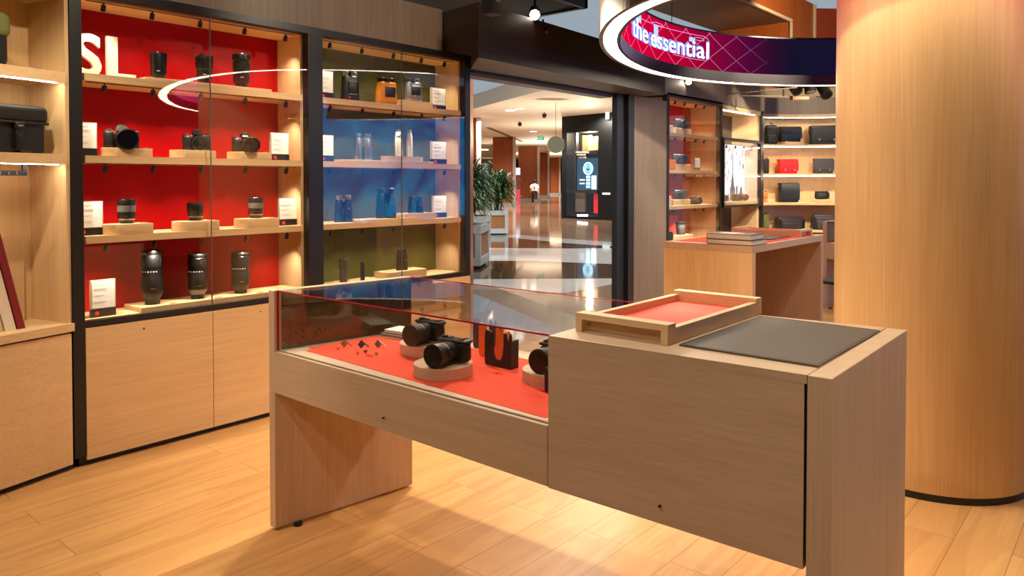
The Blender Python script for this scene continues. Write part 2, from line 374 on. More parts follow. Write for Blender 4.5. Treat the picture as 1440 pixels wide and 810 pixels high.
# mall piers
def vbox(name, px0, px1, d, z0, z1, depth, mats, label, cat, group=None, stripw=.18, left=False):
    c = EYE + (FW*1.0)*d; f2 = Vector((FW.x, FW.y, 0)).normalized()
    a = f2*d + RT*((px0-720)/FPX*d); b = f2*d + RT*((px1-720)/FPX*d); w = (b-a).length
    t = thing(name, label, cat, (a.x, a.y, 0), math.atan2(RT.y, RT.x), group)
    m = M(); m.box(0, 0, z0, w, depth, z1); m.obj('wood_cladding', mats[0], t)
    m = M(); m.box(*((w, -.06, z0, w+stripw, .2, z1) if not left else (-stripw, -.06, z0, 0, .2, z1))); m.obj('pale_side_strip', mats[1], t)
    m = M(); m.box(-.08, -.1, 0, w+(0 if left else stripw+.05), depth, .22); m.obj('plinth', mats[2], t)
    return t
plb = pbr('grey_stone_plinth', lin(150, 150, 152), .3); pst = pbr('pale_lit_side', lin(190, 180, 178), .35)  # pale strip carries the lit side face of the piers in its colour
for (a, b, d, lab) in [(640, 670, 30, 'tall red-brown mall pier at the left edge of the doorway, behind the plants'),
                      (693, 721, 43, 'broad red-brown mall pier behind the potted plants, with pale lit side strip'),
                      (729, 755.5, 54, 'second red-brown mall pier, directly left of the walking person'),
                      (759, 770, 66, 'narrow red-brown mall pier to the right of the walking person'),
                      (774, 786, 80, 'farthest narrow red-brown mall pier beside the black kiosk')]:
    vbox('mall_pier', a, b, d, 0, 3.985, 1.0, (mallw, pst, plb), lab, 'column', 'red-brown mall piers')
vbox('tall_pier', 612, 661, 9.5, 0, 6.9, .8, (mallw, pst, plb), 'tall orange-brown pier showing above the bulkhead at the top of the picture', 'column', None, .18, True)
shopm = pbr('shop_back_wall', lin(92, 72, 56), .6)
sh = thing('far_shop', 'lit shop front seen between the two leftmost mall piers', 'shop', tuple(Vector((FW.x, FW.y, 0)).normalized()*50+RT*((676-720)/FPX*50))[:2]+(0,), math.atan2(RT.y, RT.x))
m = M(); m.box(-2, 1.0, 0, 1.0, 1.2, 3.9); m.obj('back_wall', shopm, sh)
m = M()
for k in range(3): m.box(-2, .5, 1.5+.75*k, 1.0, 1.0, 1.56+.75*k)
m.obj('fascia_rail', trimm, sh)
m = M(); m.box(-.3, .4, .2, .5, .5, 2.6); m.obj('shop_window', pbr('dim_green_window', lin(90, 120, 110), .2), sh)
for k, (sx, sz) in enumerate([(-.6, 3.7), (.0, 3.55)]):
    m = M(); m.box(sx, .1, sz, sx+.5, .5, sz+.06); m.obj('light_panel', warmdisc if 0 else emit('shop_light_%d' % k, (1, .72, .42), 3), sh)
sg = thing('shop_sign', 'small pink-red lit shop sign between the mall piers', 'sign', tuple(Vector((FW.x, FW.y, 0)).normalized()*52+RT*((724.5-720)/FPX*52))[:2]+(0,), math.atan2(RT.y, RT.x))
m = M(); m.box(-.05, 0, 0, .35, .3, .9); m.box(-.05, 0, .9, .35, .3, 1.9, 1); m.box(-.05, 0, 1.9, .35, .3, 2.4, 2); m.obj('sign_panel', [emit('sign_red', (1, .1, .14), .4), pbr('sign_base', lin(120, 60, 60), .5), emit('sign_white', (.8, .8, 1), .6)], sg)

# ------------------------------------------------------------------ black kiosk
K1 = at(790, 306.7, 2, 0); K2 = at(848, 309.6, 2, 0); kd = (K2-K1).normalized(); kang = math.atan2(kd.y, kd.x); kn = Vector((-kd.y, kd.x, 0))
def kq(px, py):
    r = FW + RT*((px-720)/FPX) - UP*((py-CYP)/FPX); t = (K1-EYE).dot(kn)/r.dot(kn); p = EYE+r*t
    return ((p-K1).dot(kd), p.z)
kt = thing('mall_kiosk', 'black mall kiosk with a lit watch poster behind its glass front', 'kiosk', tuple(K1), kang)
def kbox(m, x0, y0, x1, y1, a, b, mi=0):
    s0, z1 = kq(x0, y0); s1, _ = kq(x1, y0); _, z0 = kq(x0, y1); m.box(s0, a, z0, s1, b, z1, mi)
W = kq(858, 307)[0]+6
m = M(); s0 = kq(797, 250)[0]; s1 = kq(841, 250)[0]; zt = kq(797, 187)[1]; zb = kq(797, 303)[1]; HK = kq(790, 162)[1]
m.box(0, 0, 0, s0, 3, HK); m.box(s1, 0, 0, W, 3, HK); m.box(s0, 0, 0, s1, 3, zb); m.box(s0, 0, zt, s1, 3, HK); m.box(s0, 1.2, zb, s1, 3, zt); m.obj('body', [pbr('kiosk_black', lin(9, 9, 10), .5, spec=.2)], kt)
beige = pbr('kiosk_beige', lin(190, 158, 110), .5)
for q_ in ((797, 189, 809, 214, .9, 1.0), (834, 189, 841, 214, .9, 1.0), (815, 192, 833, 211, .5, .6)): m = M(); kbox(m, *q_); m.obj('beige_panel', beige, kt)
m = M(); kbox(m, 797, 220, 810, 298, .5, .6); m.obj('interior_wall', pbr('kiosk_grey', lin(140, 128, 108), .5), kt)
m = M(); kbox(m, 832, 271, 840, 300, .12, .2); m.obj('red_panel', pbr('kiosk_red', lin(236, 10, 12), .4), kt)
m = M(); kbox(m, 797, 214, 841, 217.5, -.05, .1); kbox(m, 808.5, 187, 811, 268, -.03, .1); kbox(m, 797, 267, 841, 271, -.05, .1); m.obj('window_bar', blackm, kt)
ps = M(); kbox(ps, 811, 223, 839, 267, .02, .08); psc = ps.obj('poster_screen', emit('poster_dark', (.02, .05, .08), 1.0), kt)
c0 = kq(827, 237); rr = abs(kq(833, 237)[0]-c0[0])
m = M(); T = Matrix.Translation((c0[0], .0, c0[1])) @ Matrix.Rotation(PI/2, 4, 'X')
m.tube([T @ Vector((rr*math.cos(a*PI/12), rr*math.sin(a*PI/12), 0)) for a in range(24)], rr*.16, 6, closed=True)
m.tube([T @ Vector((rr*.62*math.cos(a*PI/12), rr*.62*math.sin(a*PI/12), 0)) for a in range(24)], rr*.05, 6, closed=True)
for a in range(12):
    ca, sa = math.cos(a*PI/6), math.sin(a*PI/6); m.tube([T @ Vector((rr*.42*ca, rr*.42*sa, 0)), T @ Vector((rr*.55*ca, rr*.55*sa, 0))], rr*.06, 4)
m.tube([T @ Vector((0, 0, 0)), T @ Vector((rr*.4, rr*.25, 0))], rr*.06, 4); m.tube([T @ Vector((0, 0, 0)), T @ Vector((-rr*.3, rr*.35, 0))], rr*.06, 4)
for k in range(4):
    kbox(m, 824.5, 247+k*4.6, 829.5, 250.4+k*4.6, -.01, .02)
m.obj('watch_picture', emit('poster_blue', (.35, .75, 1), 1.3), psc)
m = M(); kbox(m, 832, 247, 838, 266, -.005, .02); m.obj('bright_patch', emit('poster_white', (.75, .92, 1), 1.5), psc)
m = M(); kbox(m, 815, 252, 822, 254, 0, .02); kbox(m, 815, 257, 822, 259, 0, .02); m.obj('caption', emit('poster_caption', (.8, .8, .8), .8), psc)
m = M(); x = 811.5
for w in (2.2, 1.2, 2.6, 1.8, 2.4, 1.4, 2.6): kbox(m, x, 213, x+w, 215.4, -.08, -.05); x += w+.6
x = 813
for w in (2, 1.4, 2.4, 2, 1.6): kbox(m, x, 216.6, x+w, 218.6, -.08, -.05); x += w+.7
m.obj('lettering', pbr('pale_lettering', lin(190, 190, 180), .5), kt)
m = M(); x = 812.5
for w in (1.6, 2.6, 1.4, 2.6, 1.8, 2.4): kbox(m, x, 301.4, x+w, 304.2, -.04, -.01); x += w+.4
m.obj('base_lettering', emit('base_letter_white', (1, 1, 1), 2.2), kt)
m = M(); m.box(s0, -.01, zb, s1, .0, zt); m.obj('glass_pane', clear, kt)
kl_ = emit('kiosk_light', (.8, 1, .95), 1.2)
for q_ in ((854, 157, 858, 168, -.1, -.05), (849, 271, 858, 273.5, -.08, 0)): m = M(); kbox(m, *q_); m.obj('light_fitting', kl_, kt)

pl_ = bpy.data.lights.new('kiosk_fill', 'POINT'); pl_.energy = 180; pl_.color = (1, .85, .6); pl_.shadow_soft_size = .1; po_ = bpy.data.objects.new('kiosk_light', pl_); COL.objects.link(po_); po_.parent = kt; po_.location = ((s0+s1)/2, .45, zt-.12)  # point light added inside to brighten the dark kiosk window
# mall small things
def vplace(px, py, d):  # point at pixel and depth
    return EYE + (FW + RT*((px-720)/FPX) - UP*((py-CYP)/FPX))*d
va = math.atan2(RT.y, RT.x)
es = thing('exit_sign', 'small green hanging exit sign under the mall ceiling', 'sign', tuple(vplace(760.5, 194.5, 42)), va)
m = M(); m.box(-.19, -.03, -.09, .19, .03, .09); m.obj('sign_box', emit('sign_green', (.02, .28, .14), .8), es)
m = M(); m.merge(face_front(text_bm('EXIT', .13, .004), Vector((-.15, -.032, -.045)))); m.obj('lettering', emit('sign_text', (.8, 1, .9), .6), es)
for sx_ in (-.14, .14): m = M(); m.tube([(sx_, 0, .09), (sx_, 0, .16)], .008); m.obj('hanger', blackm, es)
p = vplace(781.5, 203.5, 24)
t = thing('disc_light', 'pale green round disc hanging beside the black kiosk', 'sign', tuple(p), va)
m = M(); m.lathe([(.27, -.03), (.28, 0), (.27, .03)], 40, Matrix.Rotation(PI/2, 4, 'X')); m.obj('disc', pbr('pale_green_disc', lin(150, 166, 148), .5), t, smooth=True)
m = M(); m.tube([(0, 0, .27), (0, 0, 1.36)], .006); m.obj('suspension_rod', blackm, t)
for k, (px, py, lab) in enumerate([(717, 155.5, 'left recessed downlight in the beige mall ceiling'), (730.5, 153, 'right recessed downlight in the beige mall ceiling'), (750, 185, 'recessed downlight above the exit sign')]):
    q = at(px, py, 2, 3.985); t = thing('downlight', lab, 'light', tuple(q), 0, 'recessed mall downlights')
    m = M(); m.cyl(0, 0, 0, .02, .16); m.obj('lamp_face', emit('downlight_%d' % k, (1, .93, .8), 6), t)
    m = M(); m.lathe([(.17, .0), (.22, -.005), (.22, .02), (.17, .02)], 24, cap=False); m.obj('rim', white, t)
for px, py, lab in [(697, 132.5, 'black lamp on the pale upper ceiling, left one'), (738, 121, 'black lamp on the pale upper ceiling, right one'), (731, 174.5, 'black dome camera on the beige ceiling, lower one'), (765.5, 162.5, 'black dome camera on the beige ceiling near the kiosk')]:
    q = at(px, py, 2, 6.9 if py < 140 else 3.9)
    t = thing('ceiling_camera', lab, 'camera', tuple(q), 0, 'small black ceiling fittings in the mall')
    m = M(); m.lathe([(.02, -.1), (.06, -.08), (.09, 0), (.09, .05), (.05, .06)], 16); m.obj('dome', blackm, t, smooth=True)
    m = M(); m.cyl(0, 0, .06, .099, .03); m.obj('stem', blackm, t)
A = at(686, 179.5, 2, 3.99); B = at(735, 199.5, 2, 3.99); d = (B-A).normalized(); w = Vector((-d.y, d.x, 0))*.12
m = M(); m.hexa([tuple(A-w), tuple(B-w), tuple(B+w), tuple(A+w), tuple(A-w+Vector((0, 0, .02))), tuple(B-w+Vector((0, 0, .02))), tuple(B+w+Vector((0, 0, .02))), tuple(A+w+Vector((0, 0, .02)))])
tag(m.obj('ceiling_slot', pbr('slot_brown', lin(90, 70, 58), .6)), 'long dark air slot in the beige mall ceiling', 'vent')

# planters
leafm = pbr('dark_green_leaf', lin(44, 84, 40), .45, var=.4, bscale=4); pframe = pbr('pale_blue_grey_frame', lin(170, 186, 190), .4); soil = pbr('dark_soil', lin(40, 30, 24), .9)
def planter(loc, rz, w, d, h, label, ph, seed, spread=.55):
    t = thing('planter', label, 'planter', loc, rz, None)
    m = M(); m.box(.02, .02, .06, w-.02, d-.02, h-.03); m.obj('wood_panel', wood('planter_wood_%d' % seed, lin(172, 120, 84), lin(140, 92, 60), 'Z', 1, .4), t)
    m = M()
    e = .09
    for x in (0, w-e):
        for y in (0, d-e): m.box(x, y, .05, x+e, y+e, h)
    for z in (.05, h-.13):
        m.box(0, -.004, z, w, e*.6, z+.13); m.box(0, d-e*.6, z, w, d+.004, z+.13); m.box(-.004, 0, z, e*.6, d, z+.13); m.box(w-e*.6, 0, z, w+.004, d, z+.13)
    m.obj('frame', pframe, t)
    m = M(); m.box(.06, .06, h-.1, w-.06, d-.06, h-.04); m.obj('soil', soil, t)
    m = M(); m.box(.05, .05, 0, w-.05, d-.05, .05); m.obj('foot_plinth', blackm, t)
    pl = thing('potted_palm', label.replace('planter box', 'leafy palm plant').replace('wooden ', 'dark green '), 'plant', (0, 0, 0))
    pl.location = Vector(loc) + Vector((math.cos(rz)*w/2-math.sin(rz)*d/2, math.sin(rz)*w/2+math.cos(rz)*d/2, h-.018))
    r = random.Random(seed); m = M()
    for s in range(7):
        a = r.uniform(0, 6.28); b = r.uniform(.02, .16); tp = (b*2.2*math.cos(a), b*2.2*math.sin(a), ph*r.uniform(.5, .7)); m.tube([(b*math.cos(a), b*math.sin(a), .0), tp], [.022, .014], 6)
    m.obj('stem', pbr('stem_brown_%d' % seed, lin(70, 60, 40), .8), pl)
    m = M()
    for k in range(900):
        a = r.uniform(0, 6.28); z0 = ph*r.uniform(.25, .8); r0 = r.uniform(0, spread*.4); L = r.uniform(.22, .42); el = r.uniform(-.5, 1.1)
        p = Vector((r0*math.cos(a), r0*math.sin(a), z0)); a2 = a+r.uniform(-.9, .9)
        dv = Vector((math.cos(a2)*math.cos(el), math.sin(a2)*math.cos(el), math.sin(el))); sd = dv.cross(Vector((0, 0, 1))).normalized()*r.uniform(.018, .032)
        q = [p, p+dv*L*.45+Vector((0, 0, .02)), p+dv*L*.8-Vector((0, 0, .03)), p+dv*L-Vector((0, 0, .11))]
        m.add([q[0]-sd*.3, q[0]+sd*.3, q[1]+sd, q[1]-sd, q[2]+sd*.8, q[2]-sd*.8, q[3]], [(0, 1, 2, 3), (3, 2, 4, 5), (5, 4, 6)])
    m.obj('leaves', leafm, pl)
    return t
for k, (pa, pb, topy, px_c, lab, ph, seed, spread) in enumerate([
        ((675.5, 378.5), (688, 369.5), 318, 676, 'wooden planter box with pale frame nearest the shop doorway', 1.25, 3, .9),
        ((686, 331), (706.5, 330.8), 296, 0, 'wooden planter box with pale frame farthest from the shop doorway', 1.2, 5, 1.0),
        ((684, 355), (690, 350.5), 304, 0, 'wooden planter box with pale frame, the middle one behind the nearest', 1.0, 9, .6)]):
    P0, P1 = at(*pa, 2, 0), at(*pb, 2, 0); d_ = (P1-P0); hh_ = 1.45*(1-(topy-255)/(pa[1]-255))
    planter(tuple(P0), math.atan2(d_.y, d_.x), max(.55, d_.length), max(.7, d_.length*.9), hh_, lab, ph, seed, spread)

# walking person, seen from behind
def skin_fig(name, verts, edges, rad, mat, parent, root=0, sub=1):
    me = bpy.data.meshes.new(name); me.from_pydata(verts, edges, []); o = bpy.data.objects.new(name, me); COL.objects.link(o); o.parent = parent
    sk = o.modifiers.new('s', 'SKIN'); sk.use_smooth_shade = True
    for i, v in enumerate(me.skin_vertices[0].data):
        r = rad[i]; v.radius = r if isinstance(r, tuple) else (r, r); v.use_root = (i == root)
    ss = o.modifiers.new('u', 'SUBSURF'); ss.levels = sub; ss.render_levels = sub
    me.materials.append(mat); return o
pt = thing('person', 'person in white top and black trousers walking away in the mall', 'person', tuple(at(751.5, 288, 2, 0)), va)
skin = pbr('skin', lin(190, 140, 110), .6)
V = [(0, 0, .76), (0, 0, .9), (0, .01, 1.1), (0, 0, 1.25), (0, 0, 1.32), (0, -.01, 1.42), (0, -.01, 1.52),
     (.09, 0, .72), (.1, -.1, .42), (.1, .03, .08), (.1, -.12, .04), (-.09, 0, .72), (-.09, .12, .42), (-.09, .3, .12), (-.09, .22, .04),
     (.17, 0, 1.22), (.24, .05, .98), (.22, -.08, .78), (.22, -.1, .7), (-.17, 0, 1.22), (-.24, -.05, .98), (-.22, .1, .8), (-.22, .12, .72)]
E_ = [(0, 1), (1, 2), (2, 3), (3, 4), (4, 5), (5, 6), (0, 7), (7, 8), (8, 9), (9, 10), (0, 11), (11, 12), (12, 13), (13, 14), (3, 15), (15, 16), (16, 17), (17, 18), (3, 19), (19, 20), (20, 21), (21, 22)]
R_ = [(.13, .09), (.12, .08), (.14, .09), (.12, .08), .05, .085, .07, .085, .055, .035, .03, .085, .055, .035, .03, .055, .04, .03, .03, .055, .04, .03, .03]
skin_fig('body', V, E_, R_, skin, pt)
m = M(); m.lathe([(.14, .84), (.15, .95), (.155, 1.1), (.16, 1.2), (.09, 1.29), (.06, 1.3)], 20, Matrix.Scale(1.25, 4, (1, 0, 0)))
m.tube([(.16, 0, 1.23), (.235, .04, 1.05)], [.07, .06], 10); m.tube([(-.16, 0, 1.23), (-.235, -.04, 1.05)], [.07, .06], 10); m.obj('white_top', white, pt, smooth=True)
m = M(); m.tube([(0, 0, .88), (0, 0, .74)], [.16, .17], 14); m.tube([(.09, 0, .78), (.1, -.1, .42), (.1, .03, .1)], [.11, .08, .06], 10); m.tube([(-.09, 0, .78), (-.09, .12, .42), (-.09, .3, .14)], [.11, .08, .06], 10); m.obj('trousers', blackp, pt, smooth=True)
m = M(); m.lathe([(.03, 1.34), (.09, 1.4), (.1, 1.47), (.07, 1.53), (.02, 1.55)], 16, Matrix.Translation((0, -.03, 0))); m.obj('hair', blackp, pt, smooth=True)
m = M(); m.tube([(.03, -.1, 1.28), (-.02, -.13, 1.1), (.02, -.12, .95)], [.03, .04, .05], 8); m.obj('dark_bag', blackp, pt)
# ------------------------------------------------------------------ glazed wall cabinets
def spot_can(tilt=.25):
    m = M(); R = Matrix.Rotation(tilt, 4, 'X')
    m.tube([(0, 0, 0), (0, 0, -.012)], .004, 6)
    m.lathe([(.008, 0), (.0125, -.004), (.0125, -.034), (.0095, -.036)], 14, Matrix.Translation((0, 0, -.010)) @ R)
    return m
CANMESH = None
def can(parent, x, y, z, tilt=.25):
    o = spot_can(tilt).obj('mini_spotlight', blackm, parent, smooth=True); o.location = Vector((x, y, z))-parent.location; return o
def cabinet(name, x0, x1, back_mat, label, seam=None, xs=(), rows=(1.965, 1.545, 1.13), zbot=.735, y0=4.10, yb=4.42, energy=4.0, back_left=None, doors=True, last=True):
    t = thing(name, label, 'cabinet', (x0, y0, 0))
    W = lambda m, n, mats, **k: m.obj(n, mats, t, True, **k)
    m = M()
    m.box(x0, y0, .05, x0+.055, y0+.06, 2.44); m.box(x1-.055, y0, .05, x1, y0+.06, 2.44)
    m.box(x0+.055, y0, 2.395, x1-.055, y0+.06, 2.44); m.box(x0+.055, y0, .708, x1-.055, y0+.05, .737); m.box(x0+.03, y0+.03, 0, x1-.03, y0+.2, .05)
    W(m, 'frame', blackm)
    m = M(); m.box(x0+.055, yb, .7, x1-.055, yb+.02, 2.42); W(m, 'back_panel', back_mat)
    m = M(); m.box(x0+.055, y0+.06, .72, x0+.075, yb, 2.40); W(m, 'side_panel', oakZ)
    m = M(); m.box(x1-.075, y0+.06, .72, x1-.055, yb, 2.40); W(m, 'side_panel', oakZ)
    m = M(); m.box(x0+.075, y0+.06, 2.385, x1-.075, yb, 2.41); W(m, 'top_panel', oakX)
    m = M(); m.box(x0+.075, y0+.05, .70, x1-.075, yb, .735); W(m, 'bottom_shelf', oakX)
    for zt in rows:
        m = M(); m.box(x0+.075, y0+.03, zt, x1-.075, yb, zt+.038); s = W(m, 'shelf', oakX)
    for zt in (2.385,)+tuple(rows):
        m = M(); m.box(x0+.1, y0+.075, zt-.004, x1-.1, y0+.08, zt); W(m, 'lighting_track', blackm)
        for x in xs:
            can(t, x, y0+.072, zt-.002, .35); 
            zb = {2.385: 2.0, 1.965: 1.583, 1.545: 1.168, 1.13: .735}.get(zt, zt-.4)
            spot((x, y0+.072, zt-.052), (x, y0+.19, zb), energy, 96, .9, .008, (1, .85, .64))
    if doors:
        gs = [x0+.055]+([seam] if seam else [])+[x1-.055]
        for a, b in zip(gs[:-1], gs[1:]):
            m = M(); m.box(a+.003, y0+.004, .737, b-.003, y0+.010, 2.395); g = W(m, 'glass_door', clear)
        if seam:
            m = M(); m.box(seam-.0022, y0+.0035, .737, seam+.0022, y0+.0105, 2.395); W(m, 'door_seam', greyr)
    gs = [x0+.055]+([seam] if seam else [])+[x1-.003]
    for a, b in zip(gs[:-1], gs[1:]):
        m = M(); m.box(a+.002, y0-.002, .012 if 0 else .03, b-.002, y0+.02, .703); d = W(m, 'cupboard_door', oakX)
        m = M(); m.lathe([(.004, 0), (.004, .003)], 12, Matrix.Translation(((a+b)/2-.05, y0-.001, .66)) @ Matrix.Rotation(PI/2, 4, 'X')); m.obj('keyhole', blackm, d, True)
    return t

xsB = [at(px, 340, 1, 4.18).x for px in (149, 217, 284, 346, 403)]
cabB = cabinet('glazed_display_cabinet', 1.405, 2.845, redback, 'tall glazed wall cabinet with bright red back panel and big cream letters', 2.139, xsB)
xsC = [at(px, 340, 1, 4.18).x for px in (465, 510, 554, 593, 625)]
cabC = cabinet('glazed_display_cabinet', 2.845, 4.285, olive, 'tall glazed wall cabinet with olive green back panel holding binoculars', 3.578, xsC, energy=3.2)
xsD = [at(px, 340, 1, 4.18).x for px in (948, 961.5, 977, 989)]
cabD = cabinet('glazed_display_cabinet', 7.45, 8.87, redback, 'glazed wall cabinet with red back panel beyond the doorway, left of the lit poster', None, xsD, yb=4.5, energy=10)

# open shelf bay at the far left
ba = thing('open_shelf_unit', 'open oak shelf unit with warm light strips at the left picture edge', 'shelf', (0, 4.0, 0))
W = lambda m, n, mats, **k: m.obj(n, mats, ba, True, **k)
A0, A1 = Vector((-.1, 3.70)), Vector((1.405, 4.10))       # slightly turned bay
ad = (A1-A0).normalized(); an = Vector((-ad.y, ad.x))
def aq(s, o): p = A1-ad*s+an*o; return (p.x, p.y)
def abox(m, s0, s1, o0, o1, z0, z1, mi=0):
    P = [aq(s1, o0), aq(s0, o0), aq(s0, o1), aq(s1, o1)]; m.hexa([(x, y, z0) for x, y in P]+[(x, y, z1) for x, y in P], mi)
m = M(); abox(m, 0, 1.5, .30, .32, .7, 2.5); W(m, 'back_panel', oakZ)
m = M(); abox(m, 0, .02, 0.01, .30, .7, 2.5); W(m, 'side_panel', oakZ)
m = M(); abox(m, 0, 1.5, 0, .32, 2.36, 2.42); W(m, 'top_panel', oakX)
for zt in (1.94, 1.535):
    m = M(); abox(m, .02, 1.5, 0.0, .30, zt, zt+.05); sf = W(m, 'shelf', oakX)
    m = M(); abox(m, .04, 1.5, 0.035, .05, zt-.003, zt+.001); m.obj('light_strip', strip, sf, True)
m = M(); abox(m, 0.0, 1.5, -.012, .31, .70, .74); W(m, 'worktop', oakX)
m = M(); abox(m, .012, .62, -.004, .02, .03, .69); W(m, 'cupboard_door', oakX)
m = M(); abox(m, .63, 1.5, -.004, .02, .03, .69); W(m, 'cupboard_door', oakX)
m = M(); abox(m, 0, 1.5, .03, .2, 0, .03); abox(m, 0, 1.5, .022, .03, .03, .70); W(m, 'base', blackm)
m = M(); abox(m, 0, 1.5, .0, .32, 2.42, 2.44); W(m, 'top_frame', blackm)
# strap rail under the second shelf
rl = thing('strap_rail', 'black rail with small hooks under the lower left shelf', 'rail', (1.1, 4.05, 1.45))
m = M(); abox(m, .17, 1.2, .10, .112, 1.478, 1.502); abox(m, .155, .175, .10, .112, 1.478, 1.535); m.obj('bar', blackm, rl, True)
for k in range(9):
    m = M(); s = .205+.038*k; abox(m, s, s+.004, .094, .101, 1.483, 1.497); m.obj('hook', silver, rl, True)
# leaning boards
def apt(px, py, o):   # pixel on plane parallel to bay A at offset o
    r = FW + RT*((px-720)/FPX) - UP*((py-CYP)/FPX); P0 = Vector((*aq(0, o), 0)); N = Vector((an.x, an.y, 0)); t = (P0-EYE).dot(N)/r.dot(N); p = EYE+r*t
    return (A1-Vector((p.x, p.y))).dot(ad), p.z
s0, zt_ = apt(30, 333, .28)
lb = thing('leaning_board', 'pale wood panel standing against the back of the left bay', 'board', (1.1, 4.1, .74))
m = M(); abox(m, s0, 1.3, .27, .298, .741, zt_); m.obj('panel', wood('pale_board', lin(226, 192, 148), lin(214, 176, 130), 'Z'), lb, True)
m = M(); abox(m, s0-.004, s0, .268, .298, .741, zt_); m.obj('edge_band', oakZ, lb, True)
s1, zz1 = apt(18, 446, .12); s2, zz2 = apt(-12, 350, .12)
ez = thing('slanted_display_panel', 'slanted dark red edged display panel on the left bay worktop', 'display', (1.15, 4.0, .74))
def slant(m, ds, w, o0, o1):
    dz = (zz2-.741)/(s2-s1)
    P = []
    for o in (o0, o1):
        for (s, z) in ((s1-ds, .741), (s1-ds-w, .741), (s1-ds-w+.3, .741+.3*dz), (s1-ds+.3, .741+.3*dz)):
            x, y = aq(s, o); P.append((x, y, z))
    m.hexa(P)
m = M(); slant(m, 0, .035, .08, .12); m.obj('red_edge', pbr('dark_red_board', lin(132, 14, 20), .4), ez, True)
m = M(); slant(m, -.055, .05, .085, .12); m.obj('cream_panel', letterm, ez, True)
m = M(); slant(m, -.10, .04, .09, .14); m.obj('inner_panel', oakZ, ez, True)

